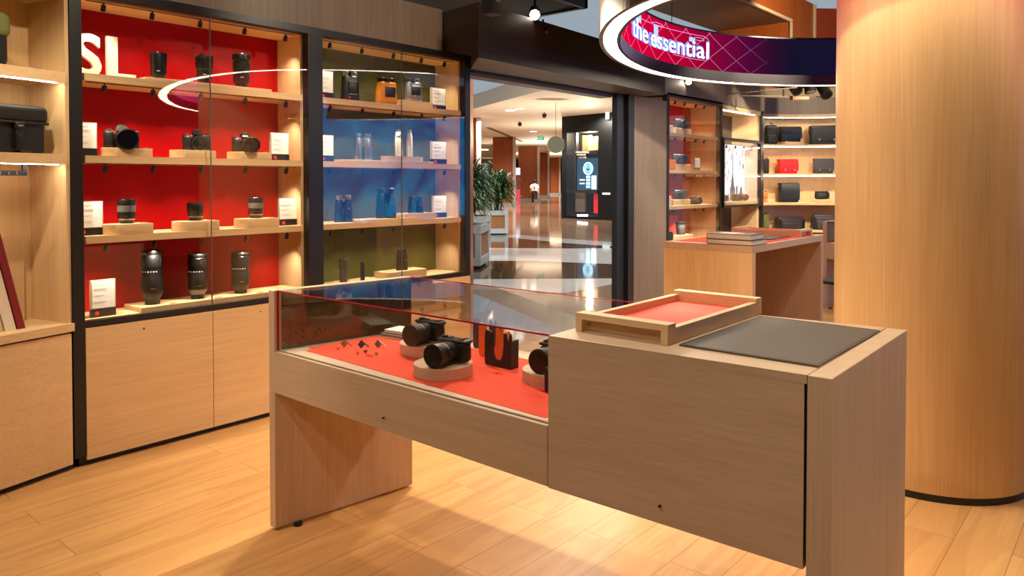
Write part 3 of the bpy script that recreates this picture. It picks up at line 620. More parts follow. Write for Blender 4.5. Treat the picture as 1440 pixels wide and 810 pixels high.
# ------------------------------------------------------------------ cameras, lenses, binoculars, bags
def reddot_m(x, y, z, r=.006):
    m = M(); m.lathe([(r, 0), (r*.9, .002)], 16, Matrix.Translation((x, y, z)) @ Matrix.Rotation(PI/2, 4, 'X')); return m
def hz(px, py, Y): return at(px, py, 1, Y).z
def zoom_lens(px, pyt, wpx, zb, label, style, Y=4.22, group=None):
    """upright lens: mount down. width measured in the photo"""
    p = at(px, 300, 1, Y); dist = (p-EYE).dot(FW); r = wpx*dist/FPX/2; h = hz(px, pyt, Y)-zb
    t = thing('camera_lens', label, 'lens', (p.x, Y, zb), -.7, group)
    if style == 'long':
        pr = [(.68*r, 0), (.68*r, .09*h), (.72*r, .1*h, 1), (.95*r, .19*h, 1), (.98*r, .21*h), (r, .24*h), (r, .5*h), (.97*r, .51*h), (.97*r, .68*h), (r, .685*h), (r, .9*h), (.96*r, .91*h), (.96*r, .93*h), (r, .94*h), (r, .985*h), (.95*r, h)]
    elif style == 'ringed':
        pr = [(.78*r, 0), (.78*r, .12*h), (.82*r, .14*h, 2), (.95*r, .17*h, 2), (.97*r, .2*h), (.97*r, .48*h), (1.0*r, .485*h, 3), (1.0*r, .74*h, 3), (.97*r, .745*h), (1.02*r, .96*h), (.97*r, h)]
    elif style == 'short':
        pr = [(.8*r, 0), (.82*r, .15*h), (.9*r, .2*h, 2), (.93*r, .23*h), (.94*r, .45*h), (.99*r, .5*h), (1.0*r, .94*h), (.95*r, h)]
    elif style == 'hooded':
        pr = [(.72*r, 0), (.75*r, .12*h), (.86*r, .2*h), (.9*r, .45*h), (.93*r, .46*h, 3), (.93*r, .48*h, 3), (.95*r, .49*h), (.96*r, .7*h), (1.0*r, .73*h), (1.0*r, .86*h), (.92*r, .87*h), (.92*r, .9*h)]
    elif style == 'capped':
        pr = [(.7*r, 0), (.72*r, .1*h), (.8*r, .12*h, 1), (.92*r, .18*h, 1), (.94*r, .2*h), (.97*r, .78*h), (.9*r, .8*h), (1.03*r, .83*h), (1.06*r, .93*h), (1.0*r, .99*h), (.9*r, h)]
    else:
        pr = [(.75*r, 0), (.75*r, .1*h), (.9*r, .17*h, 1), (.92*r, .2*h), (.95*r, .5*h), (1.02*r, .8*h), (.99*r, h)]
    m = M(); m.lathe(pr, 36); m.obj('barrel', [blackp, blackm if style != 'long' else chrome if 'middle' in label else blackm, silver, greyr], t, smooth=True)
    top = pr[-1][1]
    m = M(); m.lathe([(.9*r, top-.002), (.84*r, top+.002), (.8*r, top-.002), (.4*r, top+.002)], 28); m.obj('lens_cap', glossb, t, smooth=True)
    def marks(z, n, w, hh, mat, name, a0, a1, rr):
        m = M()
        for i in range(n):
            a = a0+(a1-a0)*i/max(1, n-1); T = Matrix.Rotation(a, 4, 'Z') @ Matrix.Translation((0, -rr, z))
            ww = w*(1 if i % 2 else .6)
            vs = [T @ Vector(v) for v in ((-ww, -.0006, 0), (ww, -.0006, 0), (ww, .0015, 0), (-ww, .0015, 0), (-ww, -.0006, hh), (ww, -.0006, hh), (ww, .0015, hh), (-ww, .0015, hh))]; m.hexa(vs)
        m.obj(name, mat, t)
    if style == 'long':
        marks(.60*h, 7, .0036, .0065, paper, 'scale_marks', -.9, .7, .975*r)
        marks(.29*h, 4, .0032, .005, gold, 'gold_marks', .15, .5, 1.0*r)
        m = M(); m.tube([(-r*.95, 0, .33*h), (-r*1.13, 0, .33*h)], .008, 10); m.obj('side_knob', blackp, t, smooth=True)
        m = M()
        for k in range(28):
            a = 2*PI*k/28; c_, s_ = math.cos(a), math.sin(a); m.tube([(r*c_, r*s_, .72*h), (r*c_, r*s_, .86*h)], .0014, 4)
        m.obj('zoom_grip', rubber, t)
    else:
        marks(.29*h, 3, .003, .005, gold if style in ('ringed', 'short') else paper, 'gold_marks', .1, .42, .975*r)
        m = M()
        for k in range(24):
            a = 2*PI*k/24; c_, s_ = math.cos(a), math.sin(a); m.tube([(.965*r*c_, .965*r*s_, .58*h), (.975*r*c_, .975*r*s_, .72*h)], .0013, 4)
        m.obj('focus_ring', rubber, t)
    if style == 'hooded':
        m = M()
        for a in (0, PI/2, PI, 3*PI/2):
            pts = []
            for k in range(9):
                b = a-.5+k/8.0; pts.append((b, .90*h+ (1-abs(k-4)/4)*.1*h))
            for k in range(8):
                b0, z0 = pts[k]; b1, z1 = pts[k+1]
                vs = []
                for rr in (.93*r, .99*r):
                    vs += [(rr*math.cos(b0), rr*math.sin(b0), .86*h), (rr*math.cos(b1), rr*math.sin(b1), .86*h), (rr*math.cos(b1), rr*math.sin(b1), z1), (rr*math.cos(b0), rr*math.sin(b0), z0)]
                m.hexa([vs[0], vs[1], vs[5], vs[4], vs[3], vs[2], vs[6], vs[7]])
        m.obj('lens_hood', blackp, t)
    return t
def big_camera(px, pyt, pyb_z, wbody, label, lens='large', Y=4.2, rz=-.55, text=None, silver_top=False):
    """full-frame mirrorless body with deep grip; front towards -Y"""
    p = at(px, 300, 1, Y); h = (hz(px, pyt, Y)-pyb_z); w = wbody; b = h*.76
    t = thing('mirrorless_camera', label, 'camera', (p.x, Y, pyb_z), rz)
    m = M(); m.rbox(-w/2, -.018, 0, w/2, .018, b, .007); m.obj('body', blackp, t, smooth=True)
    m = M(); m.rbox(-w/2-.004, -.05, 0.002, -w/2+w*.26, -.006, b*.95, .016, 4); m.obj('grip', leather, t, smooth=True)
    m = M(); m.add([(-.028, -.026, b-.004), (.032, -.026, b-.004), (.034, .02, b-.004), (-.03, .02, b-.004), (-.018, -.024, h*.985), (.022, -.024, h*.985), (.026, .018, h*.985), (-.022, .018, h*.985)],
                       [(3, 2, 1, 0), (4, 5, 6, 7), (0, 1, 5, 4), (1, 2, 6, 5), (2, 3, 7, 6), (3, 0, 4, 7)])
    bmesh.ops.bevel(m.b, geom=m.b.edges[:], offset=.004, segments=2, affect='EDGES'); m.obj('viewfinder_hump', chrome if silver_top else blackp, t, smooth=True)
    m = M(); m.box(-.01, -.012, h*.98, .013, .016, h+.003); m.obj('hot_shoe', silver, t)
    m = M(); m.cyl(-w*.36, -.022, b-.002, b+.007, .010, seg=20); m.obj('shutter_button', silver, t, smooth=True)
    m = M(); m.cyl(w*.34, .002, b-.002, b+.008, .012, seg=20); m.obj('top_dial', blackp, t, smooth=True)
    reddot_m(-w*.2, -.0185, b*.86, .0065).obj('red_dot', reddot, t)
    R = Matrix.Translation((.014, -.018, b*.47)) @ Matrix.Rotation(PI/2, 4, 'X')
    rl_ = h*.40
    if lens == 'none':
        m = M(); m.lathe([(rl_*.92, 0), (rl_*.92, .006)], 36, R); m.obj('lens_mount', silver, t, smooth=True)
        m = M(); m.lathe([(rl_*.84, .006), (rl_*.84, .013), (rl_*.74, .014)], 36, R); m.obj('body_cap', blackp, t, smooth=True)
    else:
        k = 1.0 if lens == 'large' else .88
        m = M(); m.lathe([(rl_*.8*k, 0, 1), (rl_*.84*k, .008, 1), (rl_*.9*k, .012), (rl_*.93*k, .035), (rl_*.99*k, .038), (rl_*1.0*k, .07), (rl_*1.08*k, .078), (rl_*1.12*k, .098), (rl_*1.02*k, .1), (rl_*.92*k, .088)], 40, R, cap=True); lo = m.obj('lens_barrel', [blackp, silver], t, smooth=True)
        m = M(); m.lathe([(rl_*.93*k, .0885), (rl_*.6*k, .0895), (rl_*.45*k, .0865), (.002, .089)], 36, R); m.obj('front_glass', lensg, lo, smooth=True)
    if text:
        m = M(); tb = text_bm(text, .0125, .0006, .0004); tb.transform(Matrix.Translation((-.019, -.0262, b+.004)) @ Matrix.Rotation(PI/2-.1, 4, 'X')); m.merge(tb); m.obj('engraved_name', paper, t)
    return t
def compact_camera(loc, rz, w, h, label, lens_len=.11, lens_r=.044):
    t = thing('compact_camera', label, 'camera', loc, rz)
    m = M(); m.rbox(-w/2, -.022, .003, w/2, .024, h*.9, .02, 5); m.obj('body', leather, t, smooth=True)
    m = M(); m.rbox(-w/2, -.023, h*.8, w/2, .025, h*.93, .012, 4); m.obj('top_plate', blackm, t, smooth=True)
    m = M(); m.rbox(w*.18, -.018, h*.7, w*.42, .030, h*.95, .006); m.obj('viewfinder', glossb, t, smooth=True)
    m = M(); m.cyl(-w*.33, 0, h*.92, h, .013, seg=24); m.obj('shutter_dial', blackm, t, smooth=True)
    m = M(); m.cyl(-w*.33, 0, h, h+.004, .006, seg=16); m.obj('shutter_button', silver, t, smooth=True)
    m = M(); m.cyl(-w*.12, 0.004, h*.92, h*.985, .010, seg=24); m.obj('thumb_dial', blackm, t, smooth=True)
    m = M(); m.box(-.014, -.012, h*.925, .014, .016, h*.95); m.obj('hot_shoe', blackm, t)
    R = Matrix.Translation((.0, -.02, h*.48)) @ Matrix.Rotation(PI/2, 4, 'X'); L, r = lens_len, lens_r
    m = M(); m.lathe([(r*.78, 0), (r*.8, L*.12), (r*.86, L*.14), (r*.86, L*.36), (r*.82, L*.38), (r*.82, L*.42), (r*.88, L*.44), (r*.9, L*.6), (r*.96, L*.63), (r*1.0, L*.9), (r*1.0, L), (r*.95, L)], 44, R)
    lo = m.obj('lens_barrel', blackm, t, smooth=True)
    m = M()
    for k in range(44):
        a = 2*PI*k/44; m.tube([R @ Vector((r*.865*math.cos(a), r*.865*math.sin(a), L*.16)), R @ Vector((r*.865*math.cos(a), r*.865*math.sin(a), L*.33))], .0011, 4)
    m.obj('focus_grip', rubber, lo)
    m = M()
    for k in range(9):
        a = PI/2+(k-4)*.22; T = R @ Matrix.Rotation(a, 4, 'Z') @ Matrix.Translation((r*.885, 0, L*.5)); m.hexa([T @ Vector(v) for v in ((-.0005, -.0016, -.002), (.0008, -.0016, -.002), (.0008, .0016, -.002), (-.0005, .0016, -.002), (-.0005, -.0016, .002), (.0008, -.0016, .002), (.0008, .0016, .002), (-.0005, .0016, .002))])
    m.obj('scale_marks', paper, lo)
    m = M(); m.lathe([(r*.95, L-.001), (r*.9, L+.002), (.002, L+.003)], 44, R); m.obj('lens_cap', blackp, t, smooth=True)
    m = M()
    for sx in (-1, 1): m.tube([(sx*(w/2-.002), 0, h*.7), (sx*(w/2+.006), 0, h*.7)], .004, 10)
    m.obj('strap_lug', silver, t, smooth=True)
    return t
def binocular(px, pyt, pxw, zb, label, mats, Y=4.22, rz=-.6, style='roof', dot=True, group=None):
    p = at(px, 300, 1, Y); dist = (p-EYE).dot(FW); w = pxw*dist/FPX; h = hz(px, pyt, Y)-zb; r = w*.24
    bm_, ey = mats
    t = thing('binoculars' if style != 'mono' else 'monocular', label, 'binoculars' if style != 'mono' else 'monocular', (p.x, Y, zb), rz, group)
    if style == 'compact':       # porro shell with window
        dd = w*.22
        m = M(); m.rbox(-w*.5, -dd, 0, w*.5, dd, h*.88, w*.16, 5)
        for v in m.b.verts:
            k_ = max(0, v.co.z/h-.45); v.co.x *= 1-.42*k_
        m.obj('armoured_body', bm_, t, smooth=True)
        m = M(); m.rbox(-w*.16, -dd-.0015, h*.26, w*.36, -dd+.02, h*.66, .007, 3); m.obj('inner_gap', blackp, t, smooth=True)
        m = M(); m.tube([(-w*.17, -dd-.001, h*.25), (w*.37, -dd-.001, h*.25), (w*.37, -dd-.001, h*.67), (-w*.17, -dd-.001, h*.67)], .0028, 6, closed=True); m.obj('window_rim', bm_, t, smooth=True)
        for sx in (-1, 1):
            m = M(); m.lathe([(r*.62, .84*h), (r*.72, .87*h), (r*.72, .985*h), (r*.62, h), (r*.4, .985*h)], 24, Matrix.Translation((sx*w*.24, 0, 0))); m.obj('eyecup', ey, t, smooth=True)
        m = M(); m.cyl(0, -r*.5, .84*h, .97*h, r*.5, seg=24); m.obj('focus_wheel', rubber, t, smooth=True)
        if dot: reddot_m(-w*.1, -dd-.0005, .14*h, .006).obj('red_dot', reddot, t)
    elif style == 'mono':
        m = M(); m.lathe([(r*1.6, 0), (r*1.75, .04*h), (r*1.6, .35*h), (r*1.6, .62*h), (r*1.4, .66*h)], 24); m.obj('barrel', bm_, t, smooth=True)
        m = M(); m.lathe([(r*1.45, .66*h), (r*1.55, .7*h), (r*1.75, .97*h), (r*1.6, h), (r*1.1, .98*h)], 24); m.obj('eyecup', ey, t, smooth=True)
    else:
        for sx in (-1, 1):
            m = M(); m.lathe([(r*1.02, 0), (r*1.06, .02*h), (r*1.04, .3*h), (r*.86, .6*h), (r*.8, .78*h), (r*.62, .84*h)], 28, Matrix.Translation((sx*w*.26, 0, 0))); m.obj('barrel', bm_, t, smooth=True)
            m = M(); m.lathe([(r*.62, .83*h), (r*.74, .85*h), (r*.72, .9*h), (r*.76, .91*h), (r*.74, .985*h), (r*.6, h), (r*.4, .98*h)], 24, Matrix.Translation((sx*w*.26, 0, 0))); m.obj('eyecup', ey, t, smooth=True)
        m = M(); m.tube([(0, 0, .5*h), (0, 0, .76*h)], r*.34, 12); m.box(-w*.2, -r*.3, .66*h, w*.2, r*.3, .74*h); m.box(-w*.2, -r*.3, .5*h, w*.2, r*.3, .55*h); m.obj('bridge', bm_, t, smooth=True)
        m = M(); m.tube([(0, 0, .76*h), (0, 0, .86*h)], r*.42, 16); m.obj('focus_wheel', ey, t, smooth=True)
        if dot: reddot_m(w*.26, -r*1.0, .5*h, .0055).obj('red_dot', reddot, t)
    return t
def info_card(pxl, pxr, pyt, pyb, zb, label, Y=4.215, Z0=None):
    a = at(pxl, 300, 1, Y); b = at(pxr, 300, 1, Y); w = (b.x-a.x); h = hz((pxl+pxr)/2, pyt, Y)-zb
    t = thing('information_card_stand', label, 'card stand', ((a.x+b.x)/2, Y, zb), 0, None)
    m = M(); m.box(-w/2, -.011, 0, w/2, .011, h*.22); m.obj('base', blackp, t)
    m = M(); m.box(-w/2, -.008, h*.22, w/2, .008, h); m.obj('clear_block', pbr('acrylic', lin(196, 186, 168), .1, spec=.6) if 'acrylic' not in MATS else MATS['acrylic'], t)
    m = M(); m.box(-w*.44, -.0095, h*.235, w*.46, -.008, h*.965); pp = m.obj('paper_card', paper, t)
    m = M()
    for k, (zz, ww) in enumerate([(.88, .6), (.84, .45), (.76, .7), (.73, .62), (.70, .66), (.58, .5), (.55, .4), (.40, .62), (.37, .55)]):
        m.box(-w*.36, -.0100, h*zz, -w*.36+w*.75*ww, -.0094, h*zz+h*.009)
    m.obj('printed_lines', inkm, pp)
    reddot_m(-w*.26, -.0115, h*.1, w*.085).obj('red_dot', reddot, t)
    return t
def plinth(pxl, pxr, pyt, zb, label, kind='bow', Y0=4.135, depth=.14, h=None):
    Ym = Y0+depth*.3
    a = at(pxl, 300, 1, Ym); b = at(pxr, 300, 1, Ym-(.02 if kind == 'bow' else 0)); w = b.x-a.x; hh = h if h else hz((pxl+pxr)/2, pyt, Y0)-zb
    t = thing('display_plinth', label, 'plinth', (a.x, Y0, zb)); m = M()
    if kind == 'bow':      # D shaped block, round on the left
        poly = [(w, 0), (w, depth), (w*.3, depth)]+[(w*.30+w*.30*math.cos(q), depth/2+depth/2*math.sin(q)) for q in [PI/2+PI*k/14 for k in range(1, 14)]]+[(w*.3, 0)]
        m.prism(poly, 0, hh)
    elif kind == 'round':
        m.prism([(w/2+w/2*math.cos(q), depth/2+depth/2*math.sin(q)) for q in [2*PI*k/40 for k in range(40)]], 0, hh)
    else: m.box(0, 0, 0, w, depth, hh)
    bmesh.ops.bevel(m.b, geom=[e for e in m.b.edges if abs(e.verts[0].co.z-e.verts[1].co.z) < 1e-6], offset=.0015, segments=1, affect='EDGES')
    m.obj('block', oakX, t, smooth=True)
    m = M(); m.box(w*.05 if kind != 'round' else w*.3, .02, -.0001, w*.9 if kind != 'round' else w*.7, .05, .0005); m.obj('felt_pad', blackp, t)
    return t, hh
def nametag(px, z, label, Y=4.15, n=5, s=1.0, group='tiny brass name tags on the shelves'):
    p = at(px, 300, 1, Y); t = thing('brass_name_tag', label, 'name tag', (p.x, Y, z), 0, group); m = M(); x = -.0075*n*s/2*1.2
    r = random.Random(int(px*7+z*100))
    m.box(x-.001, -.001, 0, x+.009*n*s, .001, .0015)
    for k in range(n):
        w = r.choice((.004, .006, .007))*s; m.box(x, -.0015, 0, x+.0018*s, .0015, .009*s); m.box(x, -.0015, .0, x+w, .0015, .002*s)
        if k % 2: m.box(x+w-.0018*s, -.0015, 0, x+w, .0015, .009*s)
        else: m.box(x, -.0015, .007*s, x+w, .0015, .009*s)
        x += w+.0022*s
    m.obj('raised_strokes', gold, t); return t

# --- red cabinet contents
Z1, Z2, Z3, Z4 = 2.003, 1.583, 1.168, .735
sl = thing('letter_s', 'big cream letter S standing behind the frame post on the top red shelf', 'letter', (at(142, 90, 1, 4.3).x, 4.3, Z1))
bS = text_bm('S', .31, .012, .007); xs_ = [v.co.x for v in bS.verts]; ys_ = [v.co.y for v in bS.verts]
bS.transform(Matrix.Translation((-max(xs_), 0, -min(ys_))) @ Matrix.Rotation(PI/2, 4, 'X')); m = M(); m.merge(bS); m.obj('letter_body', letterm, sl)
m = M(); m.box(-.13, -.002, 0, -.04, .012, .002); m.obj('foot_pad', blackp, sl)
ll = thing('letter_l', 'big cream letter L standing left on the top red shelf', 'letter', (at(149.5, 90, 1, 4.3).x, 4.3, Z1))
m = M(); hL = hz(158, 52, 4.3)-Z1; wL = at(165, 90, 1, 4.3).x-at(150, 90, 1, 4.3).x
m.add([(0, -.012, 0), (.15, -.012, 0), (.15, -.012, .036), (wL, -.012, .036), (wL, -.012, hL), (0, -.012, hL), (0, .012, 0), (.15, .012, 0), (.15, .012, .036), (wL, .012, .036), (wL, .012, hL), (0, .012, hL)],
      [(0, 1, 2, 3, 4, 5), (11, 10, 9, 8, 7, 6)]+[(k, (k+1) % 6, 6+(k+1) % 6, 6+k) for k in range(6)]); m.obj('letter_body', letterm, ll)
plinth(200, 376, 108, Z1, 'long thin board under three lenses on the top red shelf', 'flat', 4.14, .2, h=.014)
zoom_lens(225, 75.5, 22, Z1+.014, 'black lens nearest the letter L on the top red shelf', 'plain')
zoom_lens(289, 76, 23, Z1+.014, 'black lens with petal hood in the middle of the top red shelf', 'hooded')
zoom_lens(341, 77, 23.5, Z1+.014, 'black lens with wide collar near its top, right on the top red shelf', 'capped')
for a, b, lab in ((147, 213, 'left bow-fronted oak plinth under a camera with big lens'), (244, 302, 'middle bow-fronted oak plinth under the camera without lens'), (325, 380, 'right bow-fronted oak plinth under a camera beside the white card')):
    plinth(a, b, 208, Z2, lab, 'bow', h=.045)
big_camera(172, 176, Z2+.045, .17, 'black camera with silver top plate and large wide lens, left in red cabinet', 'large', 4.23, -.25, silver_top=True)
big_camera(278, 183, Z2+.045, .155, 'black camera body with a plain cap and no lens, middle of red cabinet', 'none', 4.23, -.35)
big_camera(345, 187, Z2+.045, .15, 'black camera with white lettering on its prism, right in red cabinet', 'small', 4.23, -.25, text='LEICA')
for a, b, lab in ((147, 213, 'left bow-fronted oak plinth on the third red shelf, under a ringed lens'), (246, 306, 'middle bow-fronted oak plinth on the third red shelf, under the shortest lens'), (334, 390, 'right bow-fronted oak plinth on the third red shelf, beside the white card')):
    plinth(a, b, 316, Z3, lab, 'bow', h=.055)
zoom_lens(178, 280.5, 23.5, Z3+.055, 'black lens with grey middle ring, left on third red shelf', 'ringed')
zoom_lens(275, 285, 22, Z3+.055, 'shortest all-black lens, middle of third red shelf', 'short')
zoom_lens(360, 278, 20.5, Z3+.055, 'black lens with grey middle ring, right beside the white card', 'ringed')
plinth(190, 420, 428, Z4, 'long oak board under three tall telephoto lenses', 'flat', 4.155, .22, h=.028)
zoom_lens(213, 351.5, 28.5, Z4+.028, 'tallest black telephoto lens, left on the lowest red shelf', 'long', 4.25)
zoom_lens(277, 356.5, 26, Z4+.028, 'black telephoto lens with silver tapered foot, middle of the lowest red shelf', 'long', 4.25)
zoom_lens(337.5, 354.5, 25, Z4+.028, 'black telephoto lens at the right of the lowest red shelf', 'long', 4.25)
info_card(104, 137, 172, 216, Z2, 'white information card stand half hidden by the frame post, beside the big-lens camera')
info_card(380, 406, 187, 223, Z2, 'white information card stand at the right end of the red camera shelf')
info_card(106, 144, 283, 328, Z3, 'white information card stand half hidden by the post on the third red shelf')
info_card(391, 417, 278.5, 317, Z3, 'white information card stand at the right end of the third red shelf')
info_card(125, 160.5, 393, 440, Z4, 'white information card stand on the lowest red shelf, left of the tallest lens')
for px, z, n, lab in ((259, Z1+.014, 6, 'brass name tag between the first two lenses on the top red shelf'), (169, Z2+.045, 4, 'brass name tag at the grip of the left camera'), (206, Z2+.045, 5, 'brass name tag under the big lens'), (292, Z2+.045, 5, 'brass name tag by the capped camera body'), (344, Z2+.045, 4, 'brass name tag at the grip of the lettered camera'), (374, Z2+.045, 4, 'brass name tag beside the card on the camera shelf'),
                      (203, Z3+.055, 6, 'brass name tag right of the left ringed lens'), (296, Z3+.055, 5, 'brass name tag right of the shortest lens'), (382, Z3+.055, 5, 'brass name tag right of the right ringed lens'),
                      (243, Z4+.028, 6, 'brass name tag between the left and middle telephoto lenses'), (306, Z4+.028, 6, 'brass name tag between the middle and right telephoto lenses'), (365, Z4+.028, 6, 'brass name tag right of the right telephoto lens')):
    nametag(px, z, lab, 4.165, n, .8)
nametag(38.5, 1.585, 'brass name tag on the shelf right of the black buckled bag', at(38.5, 214, 2, 1.585).y if 0 else 3.93, 5, 1.0)

# --- olive cabinet contents
plinth(560, 604, 143, Z1, 'oak block under the silver binoculars on the top olive shelf', 'flat', 4.15, .14, h=.042)
binocular(493, 101, 26, Z1, 'dark grey binoculars with chrome eyepiece, left on the top olive shelf', (blackp, silver), 4.25, -.3, 'compact')
binocular(544, 110, 31, Z1, 'orange-yellow armoured binoculars on the top olive shelf', (amber, blackp), 4.2, -.3, 'compact', dot=False)
binocular(580.5, 111, 28, Z1+.042, 'silver-grey binoculars on the oak block, top olive shelf', (chrome, blackp), 4.22, -.3, 'compact')
plinth(475, 603, 226, Z2, 'long low board on the second olive shelf', 'flat', 4.14, .18, h=.016)
plinth(540, 597, 218, Z2+.016, 'round-ended oak block under the two cream tubes', 'round', 4.15, .14, h=.034)
binocular(511, 188, 25, Z2+.016, 'dark and silver binoculars on the second olive shelf', (chrome, silver), 4.22, -.5)
tb = [(561, 182, 11, 'cream monocular tube with dark swoosh, left of the pair on the round block'), (576, 183, 9, 'plain cream monocular tube, right of the pair on the round block')]
for k, (px, pyt, w, lab) in enumerate(tb):
    p = at(px, 300, 1, 4.22); d_ = (p-EYE).dot(FW); r = w*d_/FPX/2; h = hz(px, pyt, 4.22)-Z2-.05
    t = thing('cream_monocular', lab, 'monocular', (p.x, 4.22, Z2+.05), -.6)
    m = M(); m.lathe([(r, 0), (r, .04*h), (r*.98, .6*h), (r*.78, .9*h)], 24); m.obj('barrel', cream, t, smooth=True)
    m = M(); m.lathe([(r*.7, .9*h), (r*.7, .97*h), (r*.5, h)], 24); m.obj('eyecup', silver, t, smooth=True)
    if k == 0:
        m = M(); m.tube([(-r*.7, -r*.72, .72*h), (0, -r*.98, .74*h), (r*.5, -r*.82, .8*h)], [.002, .005, .002], 8); m.obj('dark_swoosh', blackp, t)
        m = M()
        for j in range(4): m.box(-r*.5, -r*1.02, (.2+.11*j)*h, -r*.2, -r*.85, (.23+.11*j)*h)
        m.obj('small_marks', inkm, t)
plinth(500, 578, 310, Z3, 'low board under the tall binoculars on the third olive shelf', 'flat', 4.14, .17, h=.016)
plinth(565, 608, 301, Z3, 'oak block under the small pair of binoculars, third olive shelf', 'flat', 4.15, .13, h=.045)
binocular(483, 274.5, 25, Z3+.001, 'dark binoculars with pale eyepiece, left on the third olive shelf', (blackp, chrome), 4.25, -.5)
binocular(543, 264.5, 28, Z3+.016, 'tallest dark binoculars in the middle of the third olive shelf', (blackp, blackm), 4.22, -.5)
binocular(584.5, 276, 22, Z3+.045, 'small dark binoculars on the oak block beside the white card', (blackp, blackm), 4.21, -.5)
plinth(457, 532, 392, Z4, 'thin board on the lowest olive shelf, left', 'flat', 4.2, .18, h=.012)
plinth(539, 594, 376, Z4, 'oak block on the lowest olive shelf', 'flat', 4.17, .15, h=.055)
p = at(483, 300, 1, 4.25)
t = thing('eyepiece_case', 'dark flared cylinder standing left on the lowest olive shelf', 'optic', (p.x, 4.25, Z4+.012), 0)
m = M(); hh = hz(483, 364, 4.25)-Z4-.012; m.lathe([(.024, 0), (.026, .02), (.028, .55*hh), (.036, .9*hh), (.036, .97*hh), (.03, hh)], 28); m.obj('barrel', brownl, t, smooth=True)
m = M(); m.lathe([(.029, hh-.001), (.02, hh+.001)], 28); m.obj('lid', blackp, t)
binocular(509.5, 369, 7.5, Z4+.012, 'small black monocular standing alone on the lowest olive shelf', (blackp, blackm), 4.25, -.5, 'mono')
binocular(565, 350.5, 17, Z4+.055, 'small black binoculars on the oak block, lowest olive shelf', (blackp, blackm), 4.23, -.4)
info_card(450, 468.5, 100, 133, Z1+.001, 'white information card stand at the left end of the top olive shelf')
info_card(606, 626, 124, 151, Z1, 'white information card stand right of the silver binoculars')
info_card(450, 468.5, 190, 225, Z2, 'white information card stand at the left end of the second olive shelf')
info_card(606, 627, 199, 231, Z2, 'white information card stand right of the cream tubes')
info_card(608, 627, 275, 306, Z3, 'white information card stand at the right end of the third olive shelf')
for px, z, n, lab in ((588, Z2+.05, 4, 'brass name tag on the round-ended block'), (499, Z3, 5, 'brass name tag right of the left olive-shelf binoculars'), (602, Z3+.045, 4, 'brass name tag beside the small binoculars'), (561, Z3+.016, 4, 'brass name tag near the tall binoculars'), (526, Z1, 3, 'brass name tag left of the orange binoculars')):
    nametag(px, z, lab, 4.16, n, .8)

# --- far red cabinet contents
def small_block(px0, px1, Y, zb, h, d, label, mat=None):
    a = at(px0, 300, 1, Y).x; b = at(px1, 300, 1, Y).x; t = thing('display_plinth', label, 'plinth', (a, Y, zb)); m = M(); m.rbox(0, 0, 0, b-a, d, h, .003, 1); m.obj('block', mat or oakX, t)
    m = M(); m.box(.02, .02, -.0003, b-a-.02, d-.02, .0003); m.obj('felt_pad', blackp, t); return t
def d_cam(px, Y, z, w, label): 
    p = at(px, 300, 1, Y); t = compact_camera((p.x, Y, z), -.5, w, w*.62, label, w*.45, w*.24); return t
small_block(950, 972, 4.18, Z1, .07, .15, 'oak block under the camera on the top shelf of the far red cabinet')
d_cam(957.5, 4.24, Z1+.07, .2, 'black camera on the top shelf of the far red cabinet')
small_block(942, 946.5, 4.18, Z1, .09, .08, 'small white box on the top shelf of the far red cabinet', white)
small_block(948, 971, 4.18, Z2, .07, .15, 'oak block under the camera on the second shelf of the far red cabinet')
d_cam(955, 4.24, Z2+.07, .2, 'black camera on the second shelf of the far red cabinet')
ob = thing('orange_case', 'orange leather case on the second shelf of the far red cabinet', 'case', (at(941, 300, 1, 4.17).x, 4.17, Z2), -.2)
m = M(); m.rbox(-.07, -.04, 0, .07, .04, .11, .015); m.obj('case_body', orange, ob, smooth=True); m = M(); m.rbox(-.072, -.043, .075, .072, .043, .115, .01); m.obj('lid', orange, ob, smooth=True)
info_card(976, 983, 222, 238, Z2, 'white information card stand in the far red cabinet, second shelf', 4.19)
small_block(937, 944, 4.17, Z3, .12, .1, 'small cream box on the third shelf of the far red cabinet', cream)
small_block(948, 971, 4.18, Z3, .07, .15, 'oak block on the third shelf of the far red cabinet')
d_cam(956, 4.24, Z3+.07, .19, 'black camera on the third shelf of the far red cabinet')
d_cam(977, 4.2, Z3+.001, .17, 'black camera standing directly on the third shelf of the far red cabinet')
small_block(950, 975, 4.2, Z4, .08, .15, 'oak block on the lowest shelf of the far red cabinet')
zl = zoom_lens(943, 326, 8, Z4, 'short black lens on the lowest shelf of the far red cabinet', 'short', 4.2)
tt = thing('dark_canister', 'dark flared canister on the lowest shelf block of the far red cabinet', 'canister', (at(957.5, 300, 1, 4.27).x, 4.27, Z4+.08)); hh = .15
m = M(); m.lathe([(.05, 0), (.055, .02), (.062, hh*.85)], 24); m.obj('body', greyr, tt, smooth=True); m = M(); m.lathe([(.066, hh*.85), (.066, hh), (.06, hh+.004)], 24); m.obj('lid', blackp, tt, smooth=True)
rp = thing('red_backing_board', 'coral red board leaning at the back of the far red cabinet, lowest shelf', 'board', (at(934, 300, 1, 4.44).x, 4.44, Z4)); m = M(); m.box(0, 0, 0, at(953, 300, 1, 4.44).x-at(934, 300, 1, 4.44).x, .012, .3); m.obj('board', redmat, rp); m = M(); m.box(0, -.002, .3, .32, .014, .304); m.obj('edge_band', redback, rp)

